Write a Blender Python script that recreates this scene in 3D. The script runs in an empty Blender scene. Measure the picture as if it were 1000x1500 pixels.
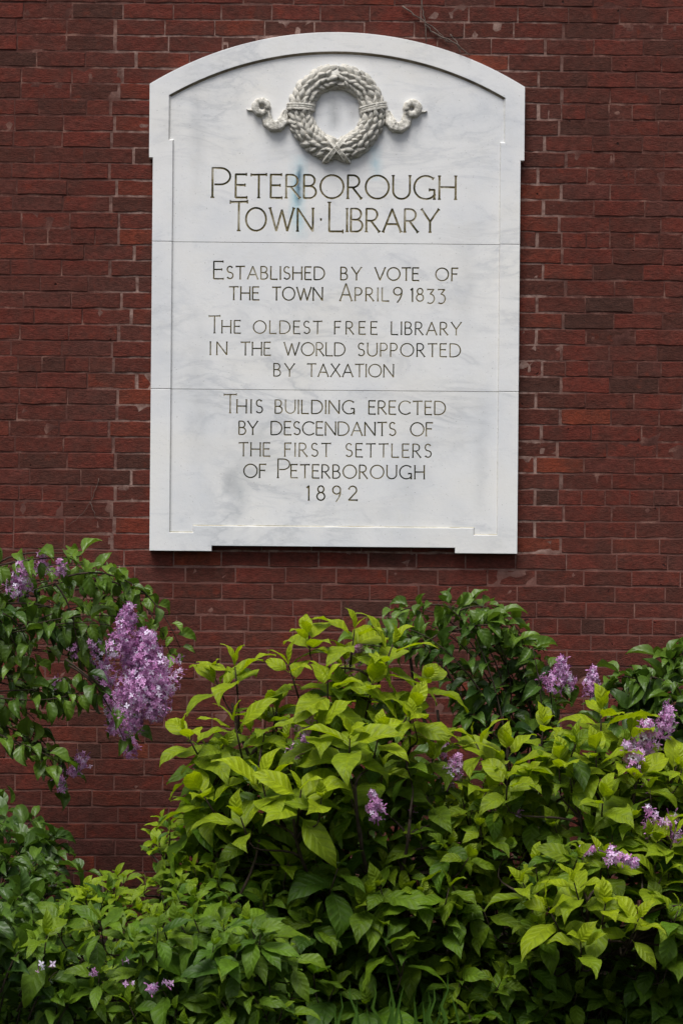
import bpy, bmesh, math, random
import numpy as np
from mathutils import Matrix, Vector, noise
from mathutils.geometry import delaunay_2d_cdt

random.seed(11)
RNG = np.random.default_rng(11)
R = math.radians
scene = bpy.context.scene

# ------------------------------------------------------------------ camera, light
S = 0.00287            # metres per photograph pixel at the wall
D = 9.0                # camera to wall
CAMZ = 1.80
ROLL = R(0.5)
cam_d = bpy.data.cameras.new('camera'); cam = bpy.data.objects.new('camera', cam_d)
scene.collection.objects.link(cam); scene.camera = cam
cam_d.sensor_fit = 'VERTICAL'; cam_d.sensor_height = 36
cam_d.lens = 36 * D / (1500 * S)
cam_d.clip_start = 0.1; cam_d.clip_end = 2000
cam.matrix_world = Matrix.Translation((0, -D, CAMZ)) @ Matrix.Rotation(R(90), 4, 'X') @ Matrix.Rotation(ROLL, 4, 'Z')
cam_d.dof.use_dof = True; cam_d.dof.focus_distance = 8.6; cam_d.dof.aperture_fstop = 9.0

world = bpy.data.worlds.new('World'); scene.world = world; world.use_nodes = True
nt = world.node_tree; bg = nt.nodes['Background']
sky = nt.nodes.new('ShaderNodeTexSky'); sky.sky_type = 'NISHITA'; sky.sun_disc = False
SUN_EL, SUN_AZ = R(66), R(-22)       # azimuth measured from the camera side (-Y), negative = from the left
sky.sun_elevation = SUN_EL; sky.sun_rotation = math.pi - SUN_AZ
sky.dust_density = 4.0; sky.air_density = 1.0; sky.ozone_density = 1.0
hs = nt.nodes.new('ShaderNodeHueSaturation'); hs.inputs['Saturation'].default_value = 0.60   # overcast
nt.links.new(sky.outputs[0], hs.inputs['Color']); nt.links.new(hs.outputs[0], bg.inputs[0])
bg.inputs[1].default_value = 0.05
sl = bpy.data.lights.new('sun', 'SUN'); so = bpy.data.objects.new('sun', sl); scene.collection.objects.link(so)
sl.energy = 1.5; sl.angle = R(28); sl.color = (1.0, 0.985, 0.955)
sdir = Vector((math.sin(SUN_AZ)*math.cos(SUN_EL), -math.cos(SUN_AZ)*math.cos(SUN_EL), math.sin(SUN_EL)))
so.rotation_euler = sdir.to_track_quat('Z', 'Y').to_euler()
scene.view_settings.view_transform = 'Standard'; scene.view_settings.look = 'None'
scene.view_settings.exposure = 1.36; scene.view_settings.gamma = 1; scene.view_settings.use_curve_mapping = False
scene.render.engine = 'CYCLES'
scene.render.resolution_x = 682; scene.render.resolution_y = 1024

# ------------------------------------------------------------------ helpers
CT, ST = math.cos(ROLL), math.sin(ROLL)
def P(px, py, y=0.0):
    """world point at wall distance -y seen at photograph pixel (px, py)"""
    k = S * (D + y) / D
    dx, dy = px - 500, 750 - py
    return Vector((k*(dx*CT - dy*ST), y, CAMZ + k*(dx*ST + dy*CT)))
def project(pts):
    k = S * (D + pts[:, 1]) / D
    X = pts[:, 0]/k; Z = (pts[:, 2]-CAMZ)/k
    return 500 + X*CT + Z*ST, 750 + X*ST - Z*CT

def mesh_obj(name, verts, faces, mat, parent=None, smooth=False, uvs=None, attrs=None, mats=None, midx=None):
    me = bpy.data.meshes.new(name)
    me.from_pydata([tuple(v) for v in verts] if not isinstance(verts, np.ndarray) else verts.tolist(), [],
                   faces if not isinstance(faces, np.ndarray) else faces.tolist())
    if mats:
        for m in mats: me.materials.append(m)
        me.polygons.foreach_set('material_index', midx)
    elif mat: me.materials.append(mat)
    if smooth: me.polygons.foreach_set('use_smooth', [True]*len(me.polygons))
    if uvs is not None:
        ul = me.uv_layers.new(name='UVMap')
        li = np.empty(len(me.loops), dtype=np.int32); me.loops.foreach_get('vertex_index', li)
        ul.data.foreach_set('uv', np.asarray(uvs, dtype=np.float32)[li].ravel())
    if attrs:
        for k, a in attrs.items():
            at = me.attributes.new(k, 'FLOAT', 'POINT'); at.data.foreach_set('value', np.asarray(a, dtype=np.float32))
    me.update()
    return link(name, me, parent)
def link(name, me, parent=None):
    o = bpy.data.objects.new(name, me); scene.collection.objects.link(o)
    if parent: o.parent = parent
    o.color = (0, 0, 0, 1)
    return o
def thing(name, label, cat, loc, group=None):
    o = bpy.data.objects.new(name, None); scene.collection.objects.link(o); o.location = loc
    o.empty_display_size = 0.1
    o['label'] = label; o['category'] = cat
    if group: o['group'] = group
    return o

class G:
    """collects triangles and quads into one mesh"""
    def __init__(s): s.v = []; s.f = []; s.n = 0; s.uv = []; s.at = {}
    def add(s, v, f, **at):
        v = np.asarray(v, float)
        s.v.append(v); s.f.extend([tuple(i + s.n for i in q) for q in f])
        for k, a in at.items(): s.at.setdefault(k, []).append(np.full(len(v), a) if np.isscalar(a) else a)
        s.n += len(v)
    def build(s, name, mat, parent=None, smooth=False, off=(0, 0, 0)):
        v = np.concatenate(s.v) - np.array(off)
        return mesh_obj(name, v, s.f, mat, parent, smooth, attrs={k: np.concatenate(a) for k, a in s.at.items()})

def tube(g, pts, radii, n=6, **at):
    pts = [Vector(p) for p in pts]
    V, F = [], []
    prev = None
    for i, p in enumerate(pts):
        d = (pts[min(i+1, len(pts)-1)] - pts[max(i-1, 0)]).normalized()
        a = d.orthogonal().normalized() if prev is None else (prev - d*prev.dot(d)).normalized()
        prev = a; b = d.cross(a)
        for k in range(n):
            t = 2*math.pi*k/n
            V.append(p + (a*math.cos(t) + b*math.sin(t))*radii[i])
    for i in range(len(pts)-1):
        for k in range(n):
            F.append((i*n+k, i*n+(k+1) % n, (i+1)*n+(k+1) % n, (i+1)*n+k))
    F.append(tuple(reversed(range(n)))); F.append(tuple(range((len(pts)-1)*n, len(pts)*n)))
    g.add([tuple(v) for v in V], F, **at)
def bez(p0, p1, p2, p3, n):
    out = []
    for i in range(n+1):
        t = i/n; u = 1-t
        out.append(p0*u**3 + p1*3*u*u*t + p2*3*u*t*t + p3*t**3)
    return out

# ------------------------------------------------------------------ material helper
class M:
    def __init__(s, name, rough=0.8, spec=0.3):
        s.m = bpy.data.materials.new(name); s.m.use_nodes = True
        s.t = s.m.node_tree; s.b = s.t.nodes['Principled BSDF']
        s.b.inputs['Roughness'].default_value = rough
        s.b.inputs['Specular IOR Level'].default_value = spec
    def n(s, typ, **kw):
        nd = s.t.nodes.new(typ)
        for k, v in kw.items():
            if k in nd.inputs: s.set(nd.inputs[k], v)
            else: setattr(nd, k, v)
        return nd
    def set(s, inp, v):
        if isinstance(v, bpy.types.NodeSocket): s.t.links.new(v, inp)
        else: inp.default_value = v
    def math(s, op, a, b=0.0, c=0.0, clamp=False):
        nd = s.t.nodes.new('ShaderNodeMath'); nd.operation = op; nd.use_clamp = clamp
        s.set(nd.inputs[0], a); s.set(nd.inputs[1], b)
        if len(nd.inputs) > 2: s.set(nd.inputs[2], c)
        return nd.outputs[0]
    def noise(s, scale, detail=4, rough=0.55, vec=None, dist=0.0):
        nd = s.n('ShaderNodeTexNoise', Scale=scale, Detail=detail, Roughness=rough, Distortion=dist)
        if vec is not None: s.set(nd.inputs['Vector'], vec)
        return nd.outputs['Fac']
    def ramp(s, fac, stops, mode='LINEAR'):
        nd = s.t.nodes.new('ShaderNodeValToRGB'); s.set(nd.inputs[0], fac)
        cr = nd.color_ramp; cr.interpolation = mode
        while len(cr.elements) < len(stops): cr.elements.new(0.5)
        for e, (p, c) in zip(cr.elements, stops):
            e.position = p; e.color = (c[0], c[1], c[2], 1) if not np.isscalar(c) else (c, c, c, 1)
        return nd.outputs[0]
    def mix(s, fac, a, b, mode='MIX'):
        nd = s.t.nodes.new('ShaderNodeMix'); nd.data_type = 'RGBA'; nd.blend_type = mode
        s.set(nd.inputs[0], fac)
        for i, v in ((6, a), (7, b)):
            if not isinstance(v, bpy.types.NodeSocket): v = (*v, 1)
            s.set(nd.inputs[i], v)
        return nd.outputs[2]
    def attr(s, name):
        return s.n('ShaderNodeAttribute', attribute_name=name).outputs['Fac']
    def objcol(s):
        c = s.t.nodes.new('ShaderNodeObjectInfo'); sp = s.t.nodes.new('ShaderNodeSeparateColor')
        s.t.links.new(c.outputs['Color'], sp.inputs[0]); return sp.outputs
    def xyz(s, vec):
        sp = s.t.nodes.new('ShaderNodeSeparateXYZ'); s.t.links.new(vec, sp.inputs[0]); return sp.outputs
    def pos(s):
        return s.t.nodes.new('ShaderNodeNewGeometry').outputs['Position']
    def coord(s, k='Object'):
        return s.t.nodes.new('ShaderNodeTexCoord').outputs[k]
    def bump(s, h, strength=0.3, dist=0.01):
        nd = s.n('ShaderNodeBump', Strength=strength, Distance=dist); s.set(nd.inputs['Height'], h)
        s.t.links.new(nd.outputs[0], s.b.inputs['Normal']); return nd
    def col(s, c): s.set(s.b.inputs['Base Color'], c if isinstance(c, bpy.types.NodeSocket) else (*c, 1))

# plaque placement
PLY = -0.045
PK = S * (D + PLY) / D
PC = P(491.3, 430, PLY)          # centre of plaque, world

# ------------------------------------------------------------------ materials
def mat_brick():
    m = M('weathered_brick', 0.9, 0.2)
    p = m.pos(); r = m.math('ADD', m.attr('rnd'), m.objcol()[0])
    base = m.ramp(r, [(0.0, (0.056, 0.031, 0.024)), (0.18, (0.092, 0.030, 0.021)), (0.42, (0.128, 0.033, 0.023)), (0.62, (0.150, 0.038, 0.026)),
                      (0.80, (0.105, 0.040, 0.032)), (0.92, (0.17, 0.040, 0.022)), (1.0, (0.21, 0.055, 0.026))])
    stain = m.ramp(m.noise(7.5, 6, 0.7, p), [(0.40, 0.0), (0.60, 1.0)])
    base = m.mix(m.math('MULTIPLY', stain, 0.6), base, (0.066, 0.036, 0.028))
    sc = m.n('ShaderNodeMapping'); sc.inputs['Scale'].default_value = (1, 1, 2.4); m.t.links.new(p, sc.inputs[0])
    big = m.ramp(m.noise(1.6, 5, 0.65, p), [(0.42, 0.0), (0.62, 1.0)])
    base = m.mix(m.math('MULTIPLY', big, 0.22), base, (0.085, 0.050, 0.040))
    fl = m.ramp(m.noise(38, 6, 0.75, sc.outputs[0]), [(0.32, 0.58), (0.68, 1.42)])
    base = m.mix(1.0, base, fl, 'MULTIPLY')
    red = m.ramp(m.noise(14, 3, 0.6, p), [(0.60, 0.0), (0.72, 1.0)])
    base = m.mix(m.math('MULTIPLY', red, 0.35), base, (0.23, 0.045, 0.02))
    pale = m.ramp(m.noise(95, 4, 0.75, p), [(0.60, 0.0), (0.76, 1.0)])
    base = m.mix(m.math('MULTIPLY', pale, 0.35), base, (0.25, 0.15, 0.13))
    pit = m.ramp(m.noise(30, 2, 0.5, p), [(0.235, 1.0), (0.275, 0.0)])
    base = m.mix(m.math('MULTIPLY', pit, 0.85), base, (0.015, 0.010, 0.009))
    base = m.mix(1.0, base, (0.84, 0.66, 0.63), 'MULTIPLY')
    m.col(base)
    h = m.math('ADD', m.math('MULTIPLY', m.noise(90, 6, 0.7, sc.outputs[0]), 0.6), m.noise(22, 3, 0.5, p))
    h = m.math('SUBTRACT', h, pit)
    m.bump(h, 1.0, 0.007)
    return m.m
def mat_mortar():
    m = M('old_mortar', 0.95, 0.1)
    p = m.pos()
    x, y, z = m.xyz(p)[0:3]
    # mortar renewed around the tablet: pale and clean; elsewhere dirty and tinted red
    ax = m.math('SUBTRACT', m.math('ABSOLUTE', m.math('SUBTRACT', x, PC.x)), 290*S)
    wob = m.math('MULTIPLY', m.math('SUBTRACT', m.noise(5, 3, 0.6, p), 0.5), 0.34)
    d = m.math('ADD', ax, wob)
    zz = m.math('SUBTRACT', m.math('ABSOLUTE', m.math('SUBTRACT', z, PC.z + 10*S)), 385*S)
    near = m.math('MULTIPLY', m.ramp(m.math('MULTIPLY', m.math('MAXIMUM', d, m.math('MULTIPLY', zz, 1.6)), 5.0), [(0.0, 1.0), (0.95, 0.0)]), 1.0)
    old = m.ramp(m.noise(9, 6, 0.7, p), [(0.38, (0.055, 0.022, 0.018)), (0.52, (0.10, 0.042, 0.034)), (0.66, (0.22, 0.12, 0.095))])
    low = m.ramp(m.math('MULTIPLY', z, 0.4), [(0.62, 1.0), (0.82, 0.0)])  # joints are paler near the ground
    old = m.mix(m.math('MULTIPLY', low, 0.42), old, (0.23, 0.115, 0.095))
    new = m.ramp(m.noise(30, 4, 0.6, p), [(0.35, (0.11, 0.055, 0.045)), (0.65, (0.30, 0.20, 0.17))])
    m.col(m.mix(near, old, new))
    m.bump(m.noise(140, 5, 0.7, p), 0.6, 0.004)
    return m.m
def mat_marble(name, tint=0.0):
    m = M(name, 0.5, 0.35)
    p = m.coord('Object')
    x, y, z = m.xyz(p)[0:3]
    mp = m.n('ShaderNodeMapping'); mp.inputs['Rotation'].default_value = (0, R(35), 0); mp.inputs['Scale'].default_value = (1.0, 1.0, 2.6)
    m.t.links.new(p, mp.inputs[0])
    base = m.ramp(m.noise(2.2, 5, 0.6, p), [(0.3, (0.64, 0.655, 0.68)), (0.5, (0.735, 0.735, 0.735)), (0.75, (0.77, 0.76, 0.735))])
    v1 = m.noise(2.6, 8, 0.62, mp.outputs[0], 0.7)
    vein = m.ramp(m.math('ABSOLUTE', m.math('SUBTRACT', v1, 0.5)), [(0.0, 1.0), (0.035, 0.35), (0.09, 0.0)])
    vm = m.ramp(m.noise(1.7, 3, 0.5, p), [(0.45, 0.0), (0.65, 1.0)])
    base = m.mix(m.math('MULTIPLY', m.math('MULTIPLY', vein, vm), 0.6), base, (0.40, 0.42, 0.45))
    smear = m.ramp(m.noise(3.4, 7, 0.7, mp.outputs[0], 1.2), [(0.56, 0.0), (0.78, 1.0)])
    base = m.mix(m.math('MULTIPLY', smear, 0.7), base, (0.44, 0.46, 0.50))
    warm = m.ramp(m.noise(1.3, 4, 0.6, mp.outputs[0]), [(0.5, 0.0), (0.7, 1.0)])
    base = m.mix(m.math('MULTIPLY', warm, 0.22), base, (0.70, 0.66, 0.58))
    # green-blue run marks below the wreath (metal stain), each with a soft ragged edge
    def streak(u, v0, v1, w, amt, col, b):
        dx = m.math('ABSOLUTE', m.math('ADD', m.math('SUBTRACT', x, u*PK), m.math('MULTIPLY', m.math('SUBTRACT', m.noise(9, 3, 0.6, p), 0.5), w*PK*1.6)))
        a = m.math('SUBTRACT', 1.0, m.math('DIVIDE', dx, w*PK), clamp=True)
        zc, zh = (v0+v1)/2*PK, abs(v1-v0)/2*PK
        c = m.math('SUBTRACT', 1.0, m.math('DIVIDE', m.math('ABSOLUTE', m.math('SUBTRACT', z, zc)), zh), clamp=True)
        c = m.math('POWER', c, 0.5)
        k = m.math('MULTIPLY', m.math('MULTIPLY', a, c), m.math('MULTIPLY', m.ramp(m.noise(22, 5, 0.7, p), [(0.3, 0.4), (0.6, 1.0)]), amt))
        return m.mix(k, b, col)
    base = streak(-55, 205, 78, 15, 1.0, (0.33, 0.56, 0.64), base)
    base = streak(-54, 190, 128, 7, 1.3, (0.06, 0.12, 0.18), base)
    base = streak(57, 220, 165, 13, 0.95, (0.44, 0.58, 0.64), base)
    base = streak(-95, 200, 60, 22, 0.3, (0.60, 0.62, 0.66), base)
    base = streak(-140, -235, -340, 22, 0.75, (0.42, 0.44, 0.46), base)
    base = streak(-5, 290, 238, 12, 0.9, (0.34, 0.35, 0.36), base); base = streak(22, 285, 245, 11, 0.7, (0.42, 0.42, 0.43), base)
    for a_ in [(-205, 330, 130, 14, .35), (-120, -160, -300, 30, .35), (-150, -255, -300, 12, .8), (110, -190, -320, 34, .3), (190, 100, -80, 20, .3), (30, 60, -120, 26, .25), (-200, -20, -260, 18, .3), (215, -150, -330, 14, .35)]:
        base = streak(*a_, (0.42, 0.43, 0.44), base)
    # old lichen and damp staining along the frame
    ed = m.ramp(m.noise(6, 5, 0.7, p), [(0.52, 0.0), (0.7, 1.0)])
    base = m.mix(m.math('MULTIPLY', ed, 0.08 + tint*0.3), base, (0.55, 0.50, 0.38))
    if tint:
        base = m.mix(0.85*tint, base, m.ramp(m.noise(60, 5, 0.75, p), [(0.36, (0.20, 0.185, 0.14)), (0.47, (0.50, 0.47, 0.40)), (0.62, (0.72, 0.69, 0.62))]))
    speck = m.ramp(m.noise(160, 2, 0.5, p), [(0.70-.09*tint, 0.0), (0.76-.07*tint, 1.0)])
    base = m.mix(m.math('MULTIPLY', speck, 0.6), base, (0.2, 0.2, 0.18))
    m.col(base)
    m.bump(m.math('ADD', m.noise(60, 5, 0.6, p), m.math('MULTIPLY', m.noise(300, 3, 0.6, p), 0.3)), 0.22 + tint*0.5, 0.003)
    return m.m
def mat_groove():
    m = M('dirty_carved_groove', 0.9, 0.1)
    p = m.coord('Object')
    m.col(m.ramp(m.noise(8, 6, 0.75, p), [(0.34, (0.015, 0.017, 0.014)), (0.43, (0.06, 0.058, 0.030)), (0.52, (0.19, 0.155, 0.075)), (0.62, (0.42, 0.39, 0.31))]))
    return m.m
def mat_leaf(name, dark, light, young_lit, vein_n=6, gloss=0.38, trans=0.35, veinamt=0.35, spots=0.0):
    m = M(name, gloss, 0.35)
    oc = m.objcol()
    rnd = m.math('ADD', m.attr('rnd'), oc[0]); age_lit = m.math('ADD', m.attr('age_lit'), oc[1])
    uv = m.xyz(m.coord('UV')); u = m.math('ABSOLUTE', m.math('SUBTRACT', uv[0], 0.5)); v = uv[1]
    p = m.pos()
    c = m.mix(rnd, dark, light)
    c = m.mix(age_lit, c, young_lit)  # young growth and the painted-in brightness of upper shoots share this colour
    mot = m.ramp(m.noise(28, 5, 0.65, p), [(0.32, 0.76), (0.68, 1.2)])
    c = m.mix(1.0, c, mot, 'MULTIPLY')
    # arching side veins and midrib
    ph = m.math('SUBTRACT', m.math('MULTIPLY', v, float(vein_n)), m.math('MULTIPLY', m.math('POWER', m.math('MULTIPLY', u, 2.0), 0.8), 1.35))
    tri = m.math('ABSOLUTE', m.math('SUBTRACT', m.math('FRACT', ph), 0.5))          # 0.5 at vein
    side = m.ramp(tri, [(0.34, 0.0), (0.49, 1.0)])
    mid = m.ramp(u, [(0.0, 1.0), (0.035, 0.0)])
    vn = m.math('MAXIMUM', side, mid)
    c = m.mix(m.math('MULTIPLY', side, veinamt), c, m.mix(1.0, c, (0.50, 0.56, 0.5), 'MULTIPLY'))
    c = m.mix(m.math('MULTIPLY', mid, veinamt), c, m.mix(1.0, c, (1.5, 1.4, 1.2), 'MULTIPLY'))
    if spots:
        sp = m.ramp(m.noise(70, 2, 0.5, p), [(0.70, 0.0), (0.74, 1.0)])
        c = m.mix(m.math('MULTIPLY', sp, spots), c, (0.12, 0.09, 0.02))
    m.col(c)
    m.bump(m.math('ADD', m.math('MULTIPLY', m.math('SINE', m.math('MULTIPLY', tri, 3.1)), -0.8), m.math('MULTIPLY', mid, -0.6)), 0.15+0.8*veinamt, 0.005)
    tr = m.n('ShaderNodeBsdfTranslucent'); tc = m.mix(0.5, c, m.mix(1.0, c, (1.5, 1.55, 0.5), 'MULTIPLY'))
    m.set(tr.inputs['Color'], tc)
    mx = m.n('ShaderNodeMixShader'); mx.inputs[0].default_value = trans
    m.t.links.new(m.b.outputs[0], mx.inputs[1]); m.t.links.new(tr.outputs[0], mx.inputs[2])
    m.t.links.new(mx.outputs[0], m.t.nodes['Material Output'].inputs['Surface'])
    return m.m
def mat_bark(name, a, b):
    m = M(name, 0.85, 0.2); p = m.pos()
    m.col(m.ramp(m.noise(40, 5, 0.65, p), [(0.35, a), (0.7, b)])); m.bump(m.noise(150, 4, 0.6, p), 0.5, 0.003); return m.m
def mat_flower():
    m = M('lilac_petals', 0.6, 0.2)
    r = m.attr('rnd')
    c = m.ramp(r, [(0.0, (0.20, 0.07, 0.17)), (0.2, (0.42, 0.15, 0.36)), (0.6, (0.61, 0.31, 0.58)), (0.88, (0.74, 0.52, 0.76)), (0.97, (0.80, 0.74, 0.88))])
    m.col(c)
    tr = m.n('ShaderNodeBsdfTranslucent'); m.set(tr.inputs['Color'], c)
    mx = m.n('ShaderNodeMixShader'); mx.inputs[0].default_value = 0.3
    m.t.links.new(m.b.outputs[0], mx.inputs[1]); m.t.links.new(tr.outputs[0], mx.inputs[2])
    m.t.links.new(mx.outputs[0], m.t.nodes['Material Output'].inputs['Surface'])
    return m.m
def mat_soil():
    m = M('dark_soil', 0.95, 0.1); p = m.pos()
    m.col(m.ramp(m.noise(14, 8, 0.7, p), [(0.3, (0.012, 0.009, 0.007)), (0.55, (0.030, 0.022, 0.015)), (0.75, (0.035, 0.045, 0.015))]))
    m.bump(m.noise(40, 8, 0.7, p), 0.9, 0.03); return m.m

BRICK, MORTAR = mat_brick(), mat_mortar()
MARBLE, MARBLE2, GROOVE = mat_marble('white_marble'), mat_marble('carved_weathered_marble', 1.0), mat_groove()
MARBLE3 = mat_marble('edge_stained_marble', 0.35)
def mat_arch_shade_stain():  # brown stain, also painting in the shadow line under the arch
    m = M('arch_shade_stained_marble', 0.8, 0.2); p = m.pos()
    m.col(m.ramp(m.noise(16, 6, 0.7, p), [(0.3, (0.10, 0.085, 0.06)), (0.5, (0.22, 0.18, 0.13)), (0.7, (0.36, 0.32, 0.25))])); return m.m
ARCH_SHADE_STAIN = mat_arch_shade_stain()
def mat_muted_ledge():  # yellowed tone, darkened to cut the highlight on the bottom ledge
    m = M('muted_ledge_marble', 0.8, 0.2); p = m.pos()
    m.col(m.ramp(m.noise(9, 6, 0.7, p), [(0.35, (0.20, 0.18, 0.12)), (0.5, (0.31, 0.29, 0.22)), (0.65, (0.46, 0.45, 0.40))])); return m.m
MUTED_LEDGE = mat_muted_ledge()
LEAF_A = mat_leaf('broad_leaf', (0.036, 0.086, 0.005), (0.088, 0.180, 0.006), (0.30, 0.38, 0.004), 6, gloss=.6, trans=.45, spots=0.35, veinamt=.5)
LEAF_B = mat_leaf('low_shrub_leaf', (0.038, 0.092, 0.007), (0.090, 0.185, 0.008), (0.235, 0.33, 0.006), 6, gloss=.55, trans=.42, veinamt=0.25, spots=0.1)
LEAF_C = mat_leaf('lilac_leaf', (0.018, 0.048, 0.009), (0.038, 0.088, 0.011), (0.13, 0.22, 0.02), 5, gloss=0.42, trans=0.3, veinamt=0.08)
BARK_A = mat_bark('dark_twig_bark', (0.020, 0.014, 0.010), (0.060, 0.042, 0.028))
BARK_B = mat_bark('dry_grey_twig', (0.06, 0.045, 0.038), (0.20, 0.155, 0.13))
GREENSTEM = mat_bark('green_stem', (0.06, 0.085, 0.015), (0.14, 0.15, 0.04))
PETAL, SOIL = mat_flower(), mat_soil()

# ------------------------------------------------------------------ ground
def ground():
    n = 60; xs = np.linspace(-1, 1, n); V = []; F = []
    for j in range(n):
        for i in range(n):
            x = math.copysign(abs(xs[i])**3, xs[i])*400 + xs[i]*5; y = math.copysign(abs(xs[j])**3, xs[j])*400 + xs[j]*5
            V.append((x, y, 0.03*noise.noise(Vector((x*2, y*2, 0))) if abs(x) < 12 and abs(y) < 12 else 0.0))
    for j in range(n-1):
        for i in range(n-1): F.append((j*n+i, j*n+i+1, (j+1)*n+i+1, (j+1)*n+i))
    o = mesh_obj('ground', V, F, SOIL, smooth=True); o['kind'] = 'structure'
ground()

# ------------------------------------------------------------------ brick wall
def wall():
    t = thing('brick_wall', 'old dark red brick wall behind the white marble tablet', 'brick wall', (0, 0, 0))
    X0, X1, ZT = -3.6, 3.6, 5.2
    CH = 23.55*S
    # mortar bed: a slab just behind the brick faces, uneven
    nx, nz = 300, 230; V = []; F = []
    for j in range(nz):
        for i in range(nx):
            x = X0 + (X1-X0)*i/(nx-1); z = -0.1 + (ZT+0.1)*j/(nz-1)
            V.append((x, 0.0013 + 0.0021*noise.noise(Vector((x*23, 3.1, z*23))), z))
    for j in range(nz-1):
        for i in range(nx-1): F.append((j*nx+i, j*nx+i+1, (j+1)*nx+i+1, (j+1)*nx+i))
    n0 = len(V)
    V += [(X0, 0.3, -0.1), (X1, 0.3, -0.1), (X1, 0.3, ZT), (X0, 0.3, ZT)]
    a, b, c, d = 0, nx-1, nz*nx-1, (nz-1)*nx
    F += [(n0+1, n0, n0+3, n0+2), (n0, a, d, n0+3), (b, n0+1, n0+2, c), (d, c, n0+2, n0+3), (n0, n0+1, b, a)]
    mesh_obj('mortar', V, F, MORTAR, t)
    # base brick meshes: unit box, worn front edges
    def brick_mesh(seed):
        rs = random.Random(seed); bm = bmesh.new()
        nx_ = 5; xs = [-0.5, -0.25, 0.0, 0.25, 0.5]; V = []; F = []
        top = [0.5 + rs.uniform(-0.055, 0.025) for _ in xs]; bot = [-0.5 + rs.uniform(-0.025, 0.055) for _ in xs]
        def ring(y, k, kx):
            for i, x in enumerate(xs): V.append((x*kx + (rs.uniform(-.003, .003)), y + (rs.uniform(-.003, .003) if y < .2 else 0), bot[i]*k))
            for i, x in reversed(list(enumerate(xs))): V.append((x*kx + (rs.uniform(-.003, .003)), y + (rs.uniform(-.003, .003) if y < .2 else 0), top[i]*k))
        ring(0.5, 1.0, 1.0); ring(0.03, 1.0, 1.0); ring(0.0, 0.945, 0.984)
        for r in (0, 1):
            for k in range(10): F.append((r*10+k, r*10+(k+1) % 10, (r+1)*10+(k+1) % 10, (r+1)*10+k))
        for i in range(4): F.append((20+i, 20+i+1, 20+8-i, 20+9-i))
        return np.array(V), F
    variants = [brick_mesh(k) for k in range(8)]
    meshes = []
    for V_, F_ in variants:
        me = bpy.data.meshes.new('brick'); me.from_pydata(V_.tolist(), [], F_); me.materials.append(BRICK)
        bm = bmesh.new(); bm.from_mesh(me); bmesh.ops.recalc_face_normals(bm, faces=bm.faces); bm.to_mesh(me); bm.free(); meshes.append(me)
    L = 72.2*S; H = 34.8*S
    rows = int(ZT/CH)
    zoff = (P(490, 1500).z) % CH
    z_ref = P(800, 1261/3.75/1 + 480).z if False else P(880, 480+95/3.75).z      # a bed joint measured in the photograph
    k0 = math.floor(z_ref/CH); z_base = z_ref - k0*CH
    bricks = []
    for r in range(-1, rows+1):
        zb = z_base + r*CH
        if zb + CH > ZT or zb < -0.08: continue
        py = 750 - (zb + CH/2 - CAMZ)/S
        inpl = 40 < py < 815
        alt = r % 2
        rs = random.Random(900 + r)
        header = (r % 8 == 3)
        unit = H if header else L
        if inpl:
            jr = PC.x + (rs.choice([294, 303]) if alt else rs.choice([327, 333]) + rs.uniform(-4, 4))*S - S*491.3*0
            jl = PC.x - ((rs.choice([294, 322]) if not alt else rs.choice([316, 328])) + rs.uniform(-5, 5))*S
        else:
            jr = PC.x + (alt*0.5 + 0.15)*L + rs.uniform(-.02, .02); jl = jr
        cuts = []
        x = jr; seq = []
        while x < X1:
            w = unit*(1 + rs.uniform(-0.035, 0.035)); seq.append((x, min(x+w, X1), x == jr and inpl, False)); x += w
        x = jl
        while x > X0:
            w = unit*(1 + rs.uniform(-0.035, 0.035)); seq.append((max(x-w, X0), x, False, x == jl and inpl)); x -= w
        if inpl:
            nb = 8; x = jl
            # cut bricks set round the stone
            span = jr - jl; e = PC.x
            widths = []; k = int(span//(L)); w = span/k
            for q in range(k): seq.append((jl+q*w, jl+(q+1)*w, q == 0, q == k-1))
        for (a, b, wl, wr) in seq:
            if b - a < 0.02: continue
            jn = 0.0024
            a2 = a + (jn if not wl else rs.uniform(.004, .0075)); b2 = b - (jn if not wr else rs.uniform(.004, .0075))
            bedw = rs.uniform(0.0042, 0.0062)
            xc = (a+b)/2
            zw = 0.0028*noise.noise(Vector((xc*0.8, 0, r*0.31)))+0.0012*noise.noise(Vector((xc*4, 7, r)))
            cy = rs.uniform(-0.0024, 0.0009)
            tilt = rs.uniform(-0.006, 0.006)
            u = rs.random(); rnd = min(1, max(0, rs.betavariate(2.0, 2.2)))
            near = abs(xc-PC.x) < 330*S and inpl
            if near and rs.random() < 0.25: rnd = rs.uniform(0.8, 1.0)
            if rs.random() < 0.03: rnd = rs.uniform(0.86, 1.0)
            if not near and r > 24 and rnd > .85 and rs.random() < .6: rnd *= .6
            Mx = Matrix.Translation(((a2+b2)/2, cy, zb + CH/2 + zw)) @ Matrix.Rotation(tilt, 4, 'Y') @ Matrix.Diagonal((b2-a2, 0.09, CH-bedw, 1))
            bricks.append((Mx, rs.randrange(8), rnd, xc, zb+CH/2, b2-a2))
    # visible score
    def score(b):
        xc, z, w = b[3], b[4], b[5]
        p = project(np.array([[xc, 0, z]])); px, py = p[0][0], p[1][0]
        hw = w/2/S
        vis = max(0, min(px+hw, 1000) - max(px-hw, 0))
        if py < 0 or py > 1500: return 0
        if 47 < py < 805 and 219 < px < 765:
            over = max(0, max(219-(px-hw), 0) + max((px+hw)-765, 0))
            ua = abs(px-493)
            if py < 126 and (py < 47+80*(ua/274)**2): over = vis
            vis = min(vis, over)
        if py > 890: vis *= 0.5
        if py > 950 and px > 250: vis *= 0.3
        if py > 1200: vis *= 0.3
        if 800 < py < 1100 and px < 250: vis *= 0.4
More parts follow.
